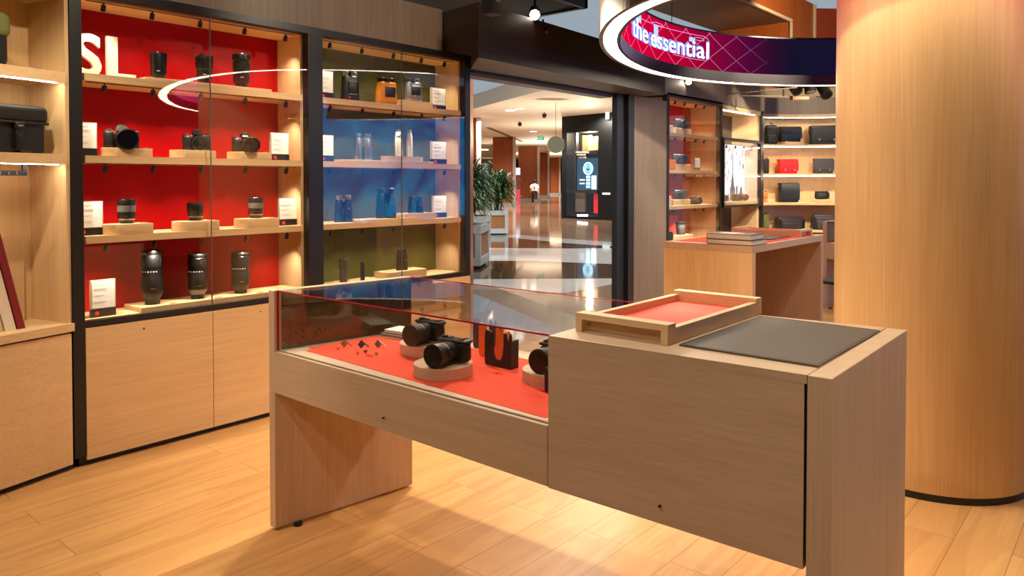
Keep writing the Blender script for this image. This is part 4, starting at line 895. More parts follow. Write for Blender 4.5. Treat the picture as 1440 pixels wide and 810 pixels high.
# --- niche with lit poster case
ni = thing('niche_unit', 'oak niche with dark back holding the wall-hung lit poster case', 'shelf', (8.87, 4.1, 0))
W2 = lambda m, n, mats, **k: m.obj(n, mats, ni, True, **k)
m = M(); m.box(8.87, 4.5, 0, 10.05, 4.55, 2.4); W2(m, 'back_panel', pbr('smoked_niche_panel', lin(58, 50, 46), .2))
m = M(); m.box(10.03, 4.13, 0, 10.1, 4.5, 2.4); W2(m, 'side_panel', oakZ)
m = M(); m.box(8.87, 4.11, 2.36, 10.1, 4.5, 2.42); tp_ = W2(m, 'top_panel', oakX)
m = M(); m.box(8.9, 4.135, 2.352, 9.95, 4.155, 2.36); m.obj('light_strip', strip, tp_, True)
m = M(); m.box(10.1, 4.09, 0, 10.16, 4.2, 2.42); W2(m, 'frame_post', blackm)
pc = thing('poster_case', 'wall-hung glass case with glowing black and white city poster', 'display case', (8.75, 4.08, 1.13))
W3 = lambda m, n, mats, **k: m.obj(n, mats, pc, True, **k)
m = M(); X0, X1, za, zb = 8.90, 10.09, 1.135, 1.975
m.box(X0-.03, 4.08, za-.02, X1, 4.12, za+.01); m.box(X0-.03, 4.08, zb-.01, X1, 4.12, zb+.03); m.box(X0-.03, 4.08, za, X0, 4.12, zb); m.box(X1-.05, 4.08, za, X1, 4.12, zb); W3(m, 'frame', blackm)
m = M(); m.box(X0, 4.12, za+.01, X1-.062, 4.33, za+.05); W3(m, 'base_board', oakX)
m = M(); m.box(X1-.085, 4.122, za+.05, X1-.065, 4.33, zb); W3(m, 'side_board', pbr('pale_pink_board', lin(236, 206, 184), .5))
m = M(); m.box(X0, 4.30, za+.05, X1-.085, 4.32, zb-.03); po = W3(m, 'light_poster', emit('poster_white_light', (1, .93, .96), .75))
r = random.Random(4)
pd = emit('poster_grey_shape', (.42, .36, .40), .28)
m = M(); yy = 4.298
xc = at(1030, 250, 1, 4.3).x
m.add([(xc-.09, yy, za+.06), (xc+.09, yy, za+.06), (xc+.015, yy, za+.42), (xc+.006, yy, zb-.06), (xc-.006, yy, zb-.06), (xc-.015, yy, za+.42)], [(0, 1, 2, 3, 4, 5)])
for k in range(26):
    x = xc-.45+r.random()*.75; w = r.uniform(.02, .08); h = r.uniform(.05, .22); m.add([(x, yy-.0005*k, za+.05), (x+w, yy-.0005*k, za+.05), (x+w*.8, yy-.0005*k, za+.05+h), (x+w*.1, yy-.0005*k, za+.05+h*.9)], [(0, 1, 2, 3)])
for k in range(22):
    x = xc+r.uniform(-.3, .3); z = r.uniform(za+.3, zb-.08); a = r.uniform(-.5, .5); L = r.uniform(.02, .09); m.add([(x, yy-.015, z), (x+.02, yy-.015, z), (x+.02+a*L, yy-.015, z+L), (x+a*L, yy-.015, z+L)], [(0, 1, 2, 3)])
bmesh.ops.solidify(m.b, geom=m.b.faces[:], thickness=.0008)
m.obj('city_picture', pd, po, True)
m = M(); m.box(X0, 4.085, za+.01, X1-.05, 4.09, zb-.01); W3(m, 'glass_front', clear)
m = M(); m.box(X0+.05, 4.15, zb-.05, X1-.1, 4.155, zb-.045); W3(m, 'lighting_track', blackm)
for k in range(4): can(pc, X0+.2+.27*k, 4.152, zb-.05, .1); 
for k in (0, 2): spot((X0+.3+.35*k, 4.2, zb-.1), (X0+.3+.35*k, 4.3, za), 2.0, 90, .9, .01)
for k, (x, lab, mt) in enumerate([(.22, 'black camera on the floor of the lit poster case, left', 0), (.66, 'silver-fronted camera on the floor of the lit poster case, middle', 0), (.86, 'camera with orange trim on the floor of the lit poster case, right', 1)]):
    c_ = compact_camera((X0+x+.05, 4.24, za+.05), -.4, .15, .095, lab, .06, .035)
    if mt: c_.children[0].data = c_.children[0].data.copy(); c_.children[0].data.materials[0] = orange
    if k == 1: c_.children[1].data.materials[0] = chrome

# ------------------------------------------------------------------ curved bag wall
fb = thing('curved_shelf_unit', 'curved oak shelf wall of camera bags with glowing shelf edges', 'shelf', (FC.x, FC.y, 0))
W4 = lambda m, n, mats, par=fb, **k: m.obj(n, mats, par, True, **k)
m = M(); m.prism(arc(1.455, 72, -29)+arc(1.48, -29, 72), 0, 2.4); W4(m, 'back_panel', oakZ)
m = M(); m.prism(arc(1.10, 71, -29)+arc(1.455, -29, 71), 2.355, 2.40); s_ = W4(m, 'top_panel', oakX)
m = M(); m.prism(arc(1.115, 70, 11)+arc(1.13, 11, 70), 2.349, 2.3545); W4(m, 'light_strip', strip, s_)
for zt, led in ((1.945, 1), (1.53, 1), (1.12, 0), (.73, 0)):
    m = M(); m.prism(arc(1.10, 71, -29)+arc(1.455, -29, 71), zt-.005, zt+.03); s_ = W4(m, 'shelf', oakX)
    if led: m = M(); m.prism(arc(1.098, 70, 11)+arc(1.112, 11, 70), zt-.011, zt+.002); W4(m, 'light_strip', strip, s_)
m = M(); m.prism(arc(1.12, 71, -29)+arc(1.14, -29, 71), .04, .70); W4(m, 'cupboard_front', oakZ)
def fpos(px, R=1.27):
    dv = Vector((FW.x+RT.x*(px-720)/FPX, FW.y+RT.y*(px-720)/FPX)); b_ = dv.dot(FC); a_ = dv.dot(dv); c_ = FC.dot(FC)-R*R
    t = (b_+math.sqrt(b_*b_-a_*c_))/a_; p = dv*t; return p, t
def fz(py, t): return EYE.z + t*(FW.z - UP.z*(py-CYP)/FPX)
def bag(px0, px1, pyt, zb, label, mat, kind='flap', rz=None, R=1.27, raise_=0, buckle=2, loc=None, dims=None):
    if loc is None:
        p, t_ = fpos((px0+px1)/2, R); w = (px1-px0)*t_/FPX; h = fz(pyt, t_)-zb-raise_; a = math.atan2(p.y-FC.y, p.x-FC.x)-PI/2
        loc = (p.x, p.y, zb+raise_); rz = a*.55-.3 if rz is None else rz
    else: w, h = dims
    d = min(.16, w*.42)
    t = thing('camera_bag', label, 'bag', loc, rz)
    if kind == 'roll':
        m = M(); m.rbox(-w/2, -d/2, 0, w/2, d/2, h*.9, min(.04, h*.3), 5); m.obj('bag_body', mat, t, smooth=True)
        m = M(); m.rbox(-w*.36, -d/2-.02, h*.04, w*.36, -d/2+.03, h*.6, .018, 4); m.obj('front_pocket', mat, t, smooth=True)
        m = M(); m.rbox(-w*.47, -d*.46, h*.72, w*.47, d*.46, h, min(.03, h*.2), 4); m.obj('top_lid', mat, t, smooth=True)
        m = M()
        for sx in (-.42, .42): m.box(sx*w-.012, -d/2-.022, 0.01, sx*w+.012, -d/2, h*.8)
        m.obj('strap', leather, t)
        return t
    if kind == 'round':
        m = M(); m.rbox(-w/2, -d/2, 0, w/2, d/2, h, w*.3, 6); m.obj('bag_body', mat, t, smooth=True)
        m = M(); m.rbox(-w*.4, -d/2-.015, h*.08, w*.4, -d/2+.03, h*.5, .02, 4); m.obj('front_pocket', mat, t, smooth=True)
        m = M(); m.tube([(-w*.15, 0, h*.97), (-w*.12, 0, h*1.06), (w*.12, 0, h*1.06), (w*.15, 0, h*.97)], .007, 8); m.obj('handle', leather, t, smooth=True)
        return t
    m = M(); m.rbox(-w/2+.006, -d/2, 0, w/2-.006, d/2, h*.93, .018, 4); m.obj('bag_body', mat, t, smooth=True)
    fl = .12 if kind == 'long' else .22
    m = M(); pr = [(d/2+.004, h*.9), (d*.42, h), (-d*.40, h), (-d/2-.012, h*.9), (-d/2-.018, h*.5), (-d/2-.016, h*fl), (-d/2-.008, h*fl), (-d/2-.006, h*.5), (-d/2+.002, h*.88), (d/2-.004, h*.88)]
    n = len(pr); vs = [(-w/2, y, z) for y, z in pr]+[(w/2, y, z) for y, z in pr]
    m.add(vs, [tuple(range(n)), tuple(range(2*n-1, n-1, -1))]+[(k, (k+1) % n, n+(k+1) % n, n+k) for k in range(n)])
    bmesh.ops.bevel(m.b, geom=m.b.edges[:], offset=.004, segments=2, affect='EDGES'); m.obj('flap', mat, t, smooth=True)
    if buckle:
        for sx in ((-.24, .26) if buckle == 2 else (0,)):
            m = M(); m.box(sx*w-.011, -d/2-.024, h*.12, sx*w+.011, -d/2-.014, h*.42); st = m.obj('closing_strap', mat, t)
            m = M(); m.lathe([(.013, 0), (.011, .006)], 16, Matrix.Translation((sx*w, -d/2-.022, h*.26)) @ Matrix.Rotation(PI/2, 4, 'X')); m.obj('silver_stud', silver, st, smooth=True)
    sd = -1 if px0 % 2 else 1
    m = M(); m.tube([(sd*w*.5, 0, h*.86), (sd*w*.54, -.01, h*.93), (sd*w*.56, -.02, h*.75), (sd*w*.54, -.02, h*.55), (sd*w*.5, 0, h*.6)], .006, 8); m.obj('shoulder_strap', mat, t, smooth=True)
    return t
ZF = (1.975, 1.56, 1.15, .76)
bag(1074, 1093, 176, ZF[0], 'black rounded camera bag at the left end of the top curved shelf', leather, 'round')
b_, t_ = fpos(1107); rs = thing('display_plinth', 'low block under the black bag on the top curved shelf', 'plinth', (b_.x, b_.y, ZF[0]), -.45); m = M(); m.rbox(-.11, -.09, 0, .13, .09, .045, .003, 1); m.obj('block', oakX, rs); m = M(); m.box(-.1, -.08, -.0003, .1, .08, .0003); m.obj('felt_pad', blackp, rs)
bag(1094, 1124, 178.5, ZF[0], 'plain black box bag, second from left on the top curved shelf', blackp, 'flap', raise_=.045, buckle=0)
bag(1139, 1178, 177, ZF[0], 'large black satchel with two silver studs, right on the top curved shelf', leather, 'flap')
bag(1073, 1081.5, 223, ZF[1], 'dark rounded bag cut off by the post on the second curved shelf', leather, 'round')
bag(1093, 1120, 224, ZF[1], 'bright red leather bag with two silver studs', redl, 'flap')
bag(1144, 1170, 223, ZF[1], 'slate grey bag with two silver studs on the second curved shelf', slate, 'flap')
bag(1072.5, 1080, 270, ZF[2]+.0, 'small round black and orange bag beside the post, third curved shelf', orange, 'round', raise_=.05)
bs_ = small = None
b_, t_ = fpos(1078); rs = thing('display_plinth', 'low block under the orange bag beside the post', 'plinth', (b_.x, b_.y, ZF[2]), -.45); m = M(); m.rbox(-.05, -.08, 0, .07, .08, .05, .003, 1); m.obj('block', oakX, rs); m = M(); m.box(-.04, -.07, -.0003, .06, .07, .0003); m.obj('felt_pad', blackp, rs)
bag(1095, 1122, 257, ZF[2], 'tall black messenger bag on the third curved shelf', leather, 'long', buckle=0)
b_, t_ = fpos(1155); rs = thing('display_plinth', 'low block under the small black pouch', 'plinth', (b_.x, b_.y, ZF[2]), -.45); m = M(); m.rbox(-.12, -.08, 0, .11, .08, .045, .003, 1); m.obj('block', oakX, rs); m = M(); m.box(-.1, -.07, -.0003, .1, .07, .0003); m.obj('felt_pad', blackp, rs)
bag(1146, 1164.5, 268.5, ZF[2], 'small black pouch on a low block, right on the third curved shelf', leather, 'roll', raise_=.045)
bag(1073, 1082, 300.5, ZF[3], 'olive green bag beside the post on the lowest curved shelf', oliveb, 'round')
bag(1090, 1130.5, 305, ZF[3], 'dark brown leather duffel bag on the lowest curved shelf', brownl, 'roll')
bag(1142, 1176, 301, ZF[3], 'dark grey camera bag behind the third counter, lowest curved shelf', slate, 'roll')

# --- bags of the left bay
s_l, z_t = apt(55, 151, .1); cx_ = s_l+.14; x_, y_ = aq(cx_+.02, .13)
t = thing('camera_bag', 'large black bag with wide flap and front buckle on the left shelf', 'bag', (x_, y_, 1.585), math.atan2(ad.y, ad.x))
w, h, d = .34, z_t-1.585, .17
m = M(); m.rbox(-w/2+.012, -d/2, 0, w/2-.012, d/2, h*.8, .02, 4); m.obj('bag_body', leather, t, smooth=True)
m = M(); m.rbox(-w/2, -d/2-.014, h*.62, w/2, d/2, h, .028, 5); m.rbox(-w/2+.004, -d/2-.018, h*.6, w/2-.004, -d/2, h*.66, .006, 3); m.obj('flap', leather, t, smooth=True)
m = M(); m.rbox(.0, -d/2-.024, h*.05, .034, -d/2-.002, h*.62, .004); sp_ = m.obj('buckle_strap', blackp, t, smooth=True)
m = M(); m.rbox(-.003, -d/2-.032, h*.5, .037, -d/2-.018, h*.62, .004); m.rbox(.001, -d/2-.034, h*.27, .033, -d/2-.02, h*.44, .006); m.lathe([(.008, 0), (.006, .006)], 16, Matrix.Translation((.017, -d/2-.032, h*.35)) @ Matrix.Rotation(PI/2, 4, 'X')); m.obj('buckle', blackm, sp_, smooth=True)
m = M(); m.box(.006, -d/2-.034, h*.545, .028, -d/2-.031, h*.57); m.obj('silver_bar', silver, sp_)
s_l, z_t = apt(6, 20, .1); x_, y_ = aq(s_l+.12, .12)
t = thing('camera_bag', 'olive and black bag at the top left corner of the picture', 'bag', (x_, y_, 1.99), math.atan2(ad.y, ad.x))
h = z_t-1.99
m = M(); m.rbox(-.115, -.07, 0, .115, .07, h*.8, .03, 4); m.obj('bag_body', leather, t, smooth=True)
m = M(); m.rbox(-.125, -.08, h*.52, .125, .075, h, .035, 5); m.obj('flap', oliveb, t, smooth=True)
m = M(); m.tube([(-.04, 0, h*.96), (-.03, 0, h+.02), (.03, 0, h+.02), (.04, 0, h*.96)], .006); m.obj('handle', leather, t, smooth=True)
# ------------------------------------------------------------------ front display counter
V2 = lambda *a: Vector(a)
FL, FMd, FR = V2(1.69, 2.775), V2(1.718, 1.33), V2(1.76, .545)
BL, BMd, BR = V2(2.365, 2.685), V2(2.412, 1.35), V2(2.49, .555)
def make_counter(name, label):
    t = thing(name, label, 'counter', (1.69, 2.775, 0))
    def W(m, n, mats, par=t, **k): return m.obj(n, mats, par, True, **k)
    def quad(m, a, b, c, d, z0, z1, mi=0):
        z0 = z0 if isinstance(z0, tuple) else (z0,)*4; z1 = z1 if isinstance(z1, tuple) else (z1,)*4
        m.hexa([(*p, z) for p, z in zip((a, b, c, d), z0)]+[(*p, z) for p, z in zip((a, b, c, d), z1)], mi)
    def L(a, b, f): return a+(b-a)*f
    FLi, BLi = FL+V2(.001, -.04), BL+V2(.0, -.04)
    FRi, BRi = FR+V2(-.003, .058), BR+V2(-.003, .06)
    m = M(); quad(m, FLi, FL, BL, BLi, .012, 1.0); bmesh.ops.bevel(m.b, geom=m.b.edges[:], offset=.0015, segments=1, affect='EDGES'); W(m, 'leg_panel', ctZ)
    m = M(); quad(m, FR, FR+V2(-.003, .055), BR+V2(-.003, .055), BR, .012, 1.0); bmesh.ops.bevel(m.b, geom=m.b.edges[:], offset=.0015, segments=1, affect='EDGES'); W(m, 'leg_panel', ctZ)
    for px, py in ((420, 738), (541, 690)):
        p = at(px, py, 2, .006); m = M(); m.cyl(p.x+.004, p.y+.012, 0, .014, .018, seg=20); W(m, 'levelling_foot', blackp, smooth=True)
    for f in (.12, .88):
        p = L(FR+V2(0, .03), BR+V2(0, .03), f); m = M(); m.cyl(p.x, p.y, 0, .014, .018, seg=20); W(m, 'levelling_foot', blackp, smooth=True)
    # base of the glazed case
    m = M(); quad(m, FMd+V2(0, .003), FLi, BLi, BMd, (.555, .578, .578, .555), (.733, .748, .748, .733)); W(m, 'apron', ctY)
    top = [(.735, .750, .750, .735), (.7375, .7525, .7525, .7375)]
    m = M(); quad(m, FMd+V2(.022, .003), FLi+V2(.022, -.004), BLi+V2(-.02, -.004), BMd+V2(-.02, 0), (.7331, .7481, .7481, .7331), (.7375, .7525, .7525, .7375)); tb_ = W(m, 'inner_deck', wood('case_deck', lin(226, 204, 184), lin(214, 190, 168), 'Y'))
    m = M(); quad(m, V2(1.758, 1.336), V2(1.776, 2.675), V2(2.25, 2.635), V2(2.30, 1.336), (.7375, .7525, .7525, .7375), (.7388, .7538, .7538, .7388))
    es_ = [e for e in m.b.edges if abs(e.verts[0].co.z-e.verts[1].co.z) > .0012 and (e.verts[0].co.xy-e.verts[1].co.xy).length < .001]
    bmesh.ops.bevel(m.b, geom=es_, offset=.035, segments=6, affect='EDGES'); W(m, 'red_mat', redmat)
    m = M(); quad(m, FMd+V2(.016, .003), FLi+V2(.016, -.001), FLi+V2(.020, -.001), FMd+V2(.020, .003), (.7330, .748, .748, .7330), (.7336, .7486, .7486, .7336)); W(m, 'groove', blackm)
    m = M(); quad(m, FLi+V2(.03, -.004), FLi+V2(.03, 0), BLi+V2(-.01, 0), BLi+V2(-.01, -.004), .753, .99); W(m, 'end_lining', lensb)
    # glass
    g0 = .742
    for nm, a, b in (('front_glass', FMd+V2(.012, .003), FLi+V2(.012, 0)), ('rear_glass', BMd+V2(-.012, 0), BLi+V2(-.008, 0))):
        m = M(); quad(m, a, b, b+V2(.006, 0), a+V2(.006, 0), g0 if nm[0] == 'f' else .75, .995); g = W(m, nm, clear2)
        m = M(); quad(m, a+V2(-.0012, 0), b+V2(-.0012, 0), b+V2(.0072, 0), a+V2(.0072, 0), .9955 if nm[0] == 'f' else .9965, 1.0003); 
        if nm[0] == 'f': quad(m, b+V2(-.001, -.006), b+V2(-.001, 0), b+V2(.007, 0), b+V2(.007, -.006), .753, .9955)
        m.obj('red_edge', rededge, g, True)
    m = M(); quad(m, FMd+V2(.021, .003), FLi+V2(.021, 0), BLi+V2(-.012, 0), BMd+V2(-.016, 0), .993, .999); W(m, 'top_glass', clear2)
    # solid block
    m = M(); quad(m, FRi+V2(0, .004), FMd, BMd, BRi+V2(0, .004), (.541, .552, .552, .541), .979); W(m, 'drawer_front', ctY)
    m = M(); quad(m, FRi+V2(.0, -.002), FMd+V2(.0, 0), BMd, BRi+V2(0, -.002), .979, 1.0); W(m, 'worktop', ctY)
    for (px, py, X) in ((539.5, 587.5, 1.70), (928, 711.5, 1.7355)):
        p = at(px, py, 0, X); m = M(); m.lathe([(.0034, 0), (.0034, .006)], 14, Matrix.Translation((X+.001, p.y, p.z)) @ Matrix.Rotation(-PI/2, 4, 'Y')); W(m, 'keyhole', blackm)
    m = M(); quad(m, FRi+V2(.004, -.001), FRi+V2(.004, .004), BRi+V2(-.01, .004), BRi+V2(-.01, -.001), .56, .975); W(m, 'shadow_gap', blackm)
    return t
ctr = make_counter('display_counter', 'long oak display counter with glass case in front, nearest the camera')
A3 = at(1157, 311, 2, 1.0)
ctr3 = dup(ctr, Vector((A3.x, A3.y, 0)), 0, 'farthest oak counter with red-edged glass case, half hidden by the round column', None)

# tray on the counter
def make_tray(loc, rz, label, L=.65, Wd=.31):
    t = thing('serving_tray', label, 'tray', loc, rz)          # local x = long side
    e, hh = .045, .056
    for x in (0, L-e):
        m = M(); m.box(x, 0, .038, x+e, Wd, hh); m.box(x, 0, 0, x+e, .022, .038); m.box(x, Wd-.022, 0, x+e, Wd, .038)
        if x == 0: m.box(x+.032, .022, 0, x+e, Wd-.022, .038)
        else: m.box(x, .022, 0, x+.013, Wd-.022, .038)
        m.obj('handle', wood('tray_oak_y', lin(232, 196, 154), lin(220, 180, 136), 'Y') if 'tray_oak_y' not in MATS else MATS['tray_oak_y'], t)
    for y in (0, Wd-.022):
        m = M(); m.box(e, y, 0, L-e, y+.022, .043); m.obj('side_rail', wood('tray_oak_x', lin(232, 196, 154), lin(220, 180, 136), 'X') if 'tray_oak_x' not in MATS else MATS['tray_oak_x'], t)
    m = M(); m.box(e, .022, .002, L-e, Wd-.022, .018); m.obj('base_board', MATS['tray_oak_x'], t)
    m = M(); m.box(e+.001, .023, .018, L-e-.001, Wd-.023, .0205); m.obj('red_inlay', redmat2, t)
    return t
make_tray((1.826, 1.0, 1.0), .0, 'wooden serving tray with red lining on the near counter')
dm = thing('leather_desk_mat', 'large charcoal leather mat lying flat on the near counter top', 'desk mat', (2.12, .79, 1.0))
m = M()
m.hexa([(1.842, .604, 1.0004), (2.404, .608, 1.0004), (2.409, .974, 1.0004), (1.842, .974, 1.0004), (1.842, .604, 1.0055), (2.404, .608, 1.0055), (2.409, .974, 1.0055), (1.842, .974, 1.0055)]); m.obj('leather_sheet', greymat, dm, True)
m = M(); q = [(1.848, .610, 1.0056), (2.398, .614, 1.0056), (2.403, .968, 1.0056), (1.848, .968, 1.0056)]; m.tube(q, .0006, 4, closed=True); m.obj('stitching', leather, dm, True)

# things in the glass case
def zdeck(y): return .7388+.015*(y-1.336)/1.339
DISC = None
for (px, py, lab, r_) in ((623, 508, 'round pale wooden plinth at the front of the glass case, under the nearer camera', .108), (599, 480, 'round pale wooden plinth at the back of the glass case', .108), (777, 515, 'round pale wooden plinth cut off by the solid end of the counter', .108)):
    p = at(px, py, 2, .792); zd = zdeck(p.y)
    t = thing('round_plinth', lab, 'plinth', (p.x, p.y, zd)); m = M(); m.lathe([(r_, .0002), (r_, .0405), (r_-.0015, .042)], 64); m.obj('disc', wood('disc_wood', lin(222, 190, 164), lin(208, 172, 146), 'X', .7) if 'disc_wood' not in MATS else MATS['disc_wood'], t, smooth=True)
    m = M(); m.lathe([(r_-.006, 0), (r_-.006, .0004)], 40); m.obj('felt_foot', blackp, t)
    if px < 700: compact_camera((p.x+(.035 if px > 610 else .02), p.y-(.025 if px > 610 else .005), zd+.042), -PI/2+.12, .135, .092, {623: 'black compact camera with lens hood on the front round plinth in the glass case', 599: 'black compact camera on the rear round plinth in the glass case'}[px], .105, .043)
    else: compact_camera((p.x+.03, p.y+.0, zd+.042), -PI/2+.1, .135, .092, 'black compact camera at the end of the glass case, mostly hidden by the counter block', .105, .043)
def half_case(px, py, label, mat, w=.135, h=.135, X=None, Yc=None, dep=.045):
    p = at(px, py, 2, .745); X = p.x if X is None else X; Yc = p.y if Yc is None else Yc
    t = thing('leather_half_case', label, 'camera case', (X, Yc, zdeck(Yc)), -PI/2)
    a = w/2; pts = [(-a*.93, 0), (a*.93, 0), (a, .08*h), (a*.98, .93*h), (a*.90, h), (a*.78, .78*h), (a*.66, .76*h), (a*.60, .97*h), (a*.42, .97*h)]
    pts += [(a*.42, .62*h), (a*.36, .36*h), (a*.2, .2*h), (-a*.16, .2*h), (-a*.34, .34*h), (-a*.42, .62*h), (-a*.44, .96*h), (-a*.92, h), (-a, .9*h), (-a, .08*h)]
    m = M(); m.prism(pts, 0, .007, axis='y'); m.obj('front_panel', mat, t)
    m = M(); 
    pts2 = [(-a*.96, 0), (a*.96, 0), (a*.98, .78*h), (a*.9, .8*h), (a*.86, .06*h), (-a*.86, .06*h), (-a*.9, .8*h), (-a*.98, .78*h)]
    m.prism(pts2, .007, dep, axis='y'); m.obj('side_walls', mat, t)
    m = M(); m.tube([(-a*.25, dep*.5, .062*h), (a*.25, dep*.5, .062*h)], .006, 10); m.obj('tripod_screw', silver, t, smooth=True)
    return t
half_case(700, 516, 'near-black leather half case at the front of the glass case', leather)
half_case(688, 505, 'orange leather half case standing behind the near-black one', orange, w=.13, h=.135, X=2.20, Yc=at(690, 508, 0, 2.20).y)
half_case(688, 500, 'dark grey leather half case at the back, behind the orange one', slate, w=.13, h=.13, X=2.29, Yc=at(681, 503, 0, 2.29).y)
p = at(766, 551, 2, .742); t = thing('dark_cylinder', 'dark upright cylinder beside the counter block inside the glass case', 'canister', (p.x+.015, p.y-.01, zdeck(p.y)))
m = M(); m.lathe([(.016, 0), (.018, .003), (.018, .078), (.015, .082)], 24); m.obj('body', blackp, t, smooth=True); m = M(); m.lathe([(.0185, .066), (.0185, .069)], 24); m.obj('ring', leather, t)
# thumb rests and little caps
def acc(px, py, mat, label, kind):
    p = at(px, py, 2, .752); t = thing('thumb_rest' if kind else 'release_button', label, 'camera accessory', (p.x, p.y, zdeck(p.y)), -PI/2+.5)
    if kind:
        m = M(); m.add([(-.016, 0, .016), (0, -.003, .0), (.016, 0, .016), (0, .003, .036), (-.016, .004, .016), (0, .001, .0), (.016, .004, .016), (0, .007, .036)], [(0, 1, 2, 3), (7, 6, 5, 4), (0, 4, 5, 1), (1, 5, 6, 2), (2, 6, 7, 3), (3, 7, 4, 0)]); m.obj('plate', mat, t)
        m = M(); m.tube([(.002, .004, .030), (.018, .012, .014), (.030, .012, .006)], [.002, .003, .004], 8); m.obj('hot_shoe_arm', mat, t, smooth=True)
    else:
        m = M(); m.lathe([(.003, 0), (.003, .005), (.0085, .007), (.009, .010), (.004, .011)], 18); m.obj('button', mat, t, smooth=True)
        m = M(); m.lathe([(.007, .0108), (.006, .012)], 14); m.obj('rim', mat, t)
for px, py, mt, lab, k in ((484, 489, tan, 'tan thumb rest at the left in the glass case', 1), (508, 490, blackm, 'black thumb rest in the glass case', 1), (531.5, 489, silver, 'silver thumb rest in the glass case', 1),
                           (475, 492, gold, 'small tan release button far left in the glass case', 0), (503, 498, gold, 'brass release button in front of the black thumb rest', 0), (514, 496, blackm, 'black release button in front of the thumb rests', 0), (529, 498.5, silver, 'silver release button in front of the silver thumb rest', 0)):
    acc(px, py, mt, lab, k)
for px, py, zz, lab, n in ((520, 501, None, 'brass name tag among the release buttons', 4), (638, 509, .042, 'brass name tag on the front round plinth', 4), (700, 523, None, 'brass name tag in front of the half cases', 4)):
    p = at(px, py, 2, .752 if zz is None else .792); t = nametag(px, zdeck(p.y)+(zz or 0), lab, 4.1, n, .9, 'small brass name tags in the glass case'); t.location = (p.x, p.y, zdeck(p.y)+(zz or 0)+.0002); t.rotation_euler = (-.9 if 0 else 0, 0, -PI/2+.3)
for k, (z, mt) in enumerate(((0, pages), (.011, bookc), (.022, paper))):
    p = at(545, 476, 2, .752); t = thing('booklet', ['white booklet at the bottom of the little stack in the glass case', 'grey booklet in the middle of the little stack in the glass case', 'white topped booklet on top of the little stack in the glass case'][k], 'booklet', (p.x-.0+.012*k, p.y-.01*k, zdeck(p.y)+z), -PI/2+.12)
    m = M(); m.box(-.06, -.0, .001, .075, .10, .0095); m.obj('pages', pages, t)
    m = M(); m.box(-.062, -.002, .0095, .077, .102, .0109); m.box(-.062, -.002, 0, .077, .102, .001); m.box(-.062, .1, 0, .077, .102, .0109); m.obj('cover', [bookd, bookd, paper][k], t)

# ------------------------------------------------------------------ second counter
c2 = thing('consultation_counter', 'oak counter with red top mat beyond the first one, left of the column', 'counter', (4.993, 2.08, 0))
def W5(m, n, mats, par=c2, **k): return m.obj(n, mats, par, True, **k)
m = M(); m.box(4.995, 2.085, .952, 6.465, 2.77, 1.0); W5(m, 'worktop', ctX)
m = M(); m.box(4.995, 2.085, .01, 5.05, 2.77, .951); W5(m, 'leg_panel', oakZ)
m = M(); m.box(6.41, 2.085, .01, 6.465, 2.77, .951); W5(m, 'leg_panel', ctZ)
m = M(); m.box(5.05, 2.70, .01, 6.41, 2.74, .951); W5(m, 'back_panel', ctZ)
m = M(); m.box(5.05, 2.45, .80, 5.75, 2.70, .951); W5(m, 'drawer_box', ctX)
m = M(); m.box(5.09, 2.13, 1.0, 6.40, 2.73, 1.002); W5(m, 'red_mat', redmat)
def book(loc, rz, L, Wd, T, cov, label, marks=False):
    t = thing('book', label, 'book', loc, rz)
    m = M(); m.box(.002, .003, .003, L-.004, Wd-.003, T-.003); m.obj('pages', pages, t)
    m = M(); m.box(0, 0, 0, L, Wd, .003); m.box(0, 0, T-.003, L, Wd, T); m.box(0, 0, .003, .003, Wd, T-.003); m.obj('cover', cov, t)
    if marks:
        m = M(); m.box(L*.2, Wd*.25, T, L*.6, Wd*.7, T+.0004); m.box(L*.65, Wd*.3, T, L*.7, Wd*.6, T+.0004); m.obj('cover_print', paper, t)
    return t
book((5.005, 2.43, 1.0021), -PI/2, .335, .27, .036, bookd, 'thick book with dark cover at the bottom of the two on the second counter')
book((5.01, 2.435, 1.0385), -PI/2+.02, .325, .25, .038, bookc, 'thick grey book on top of the stack of two on the second counter', True)
for k, (x, y, lab) in enumerate(((5.55, 2.55, 'white leaflet lying behind the books on the second counter'), (5.66, 2.47, 'white leaflet with dark print, nearest the tray on the second counter'))):
    t = thing('leaflet', lab, 'leaflet', (x, y, 1.0021+.001*k), -PI/2+.3*k); m = M(); m.box(-.08, -.06, 0, .08, .06, .012); m.obj('sheets', paper, t); m = M(); m.box(-.02, -.03, .012, .05, .0, .0124); m.box(.0, .01, .012, .06, .02, .0124); m.obj('print', blackp, t)
t = thing('leather_desk_mat', 'grey leather mat lying on the second counter beside the tray', 'desk mat', (5.62, 2.2, 1.002)); m = M(); m.box(0, 0, 0, .42, .3, .006); m.obj('leather_sheet', greymat, t); m = M(); m.tube([(.006, .006, .0061), (.414, .006, .0061), (.414, .294, .0061), (.006, .294, .0061)], .0006, 4, closed=True); m.obj('stitching', leather, t)
make_tray((6.08, 2.72, 1.0025), -PI/2, 'wooden serving tray on the second counter, beyond the books', .58, .28)
p = at(1177, 394, 2, .46)
t = thing('stool', 'round stool with dark rimmed seat just left of the column', 'stool', (p.x, p.y, 0)); m = M(); m.lathe([(.16, .43), (.18, .435), (.18, .455), (.17, .46)], 36); m.obj('seat', [blackm], t, smooth=True); m = M(); m.lathe([(.165, .46), (.165, .464)], 36); m.obj('seat_pad', greyr, t)
m = M(); m.cyl(0, 0, .02, .43, .02); m.obj('pole', oakZ, t); m = M(); m.lathe([(.13, 0), (.13, .01), (.03, .025)], 32); m.obj('foot_disc', blackm, t, smooth=True)

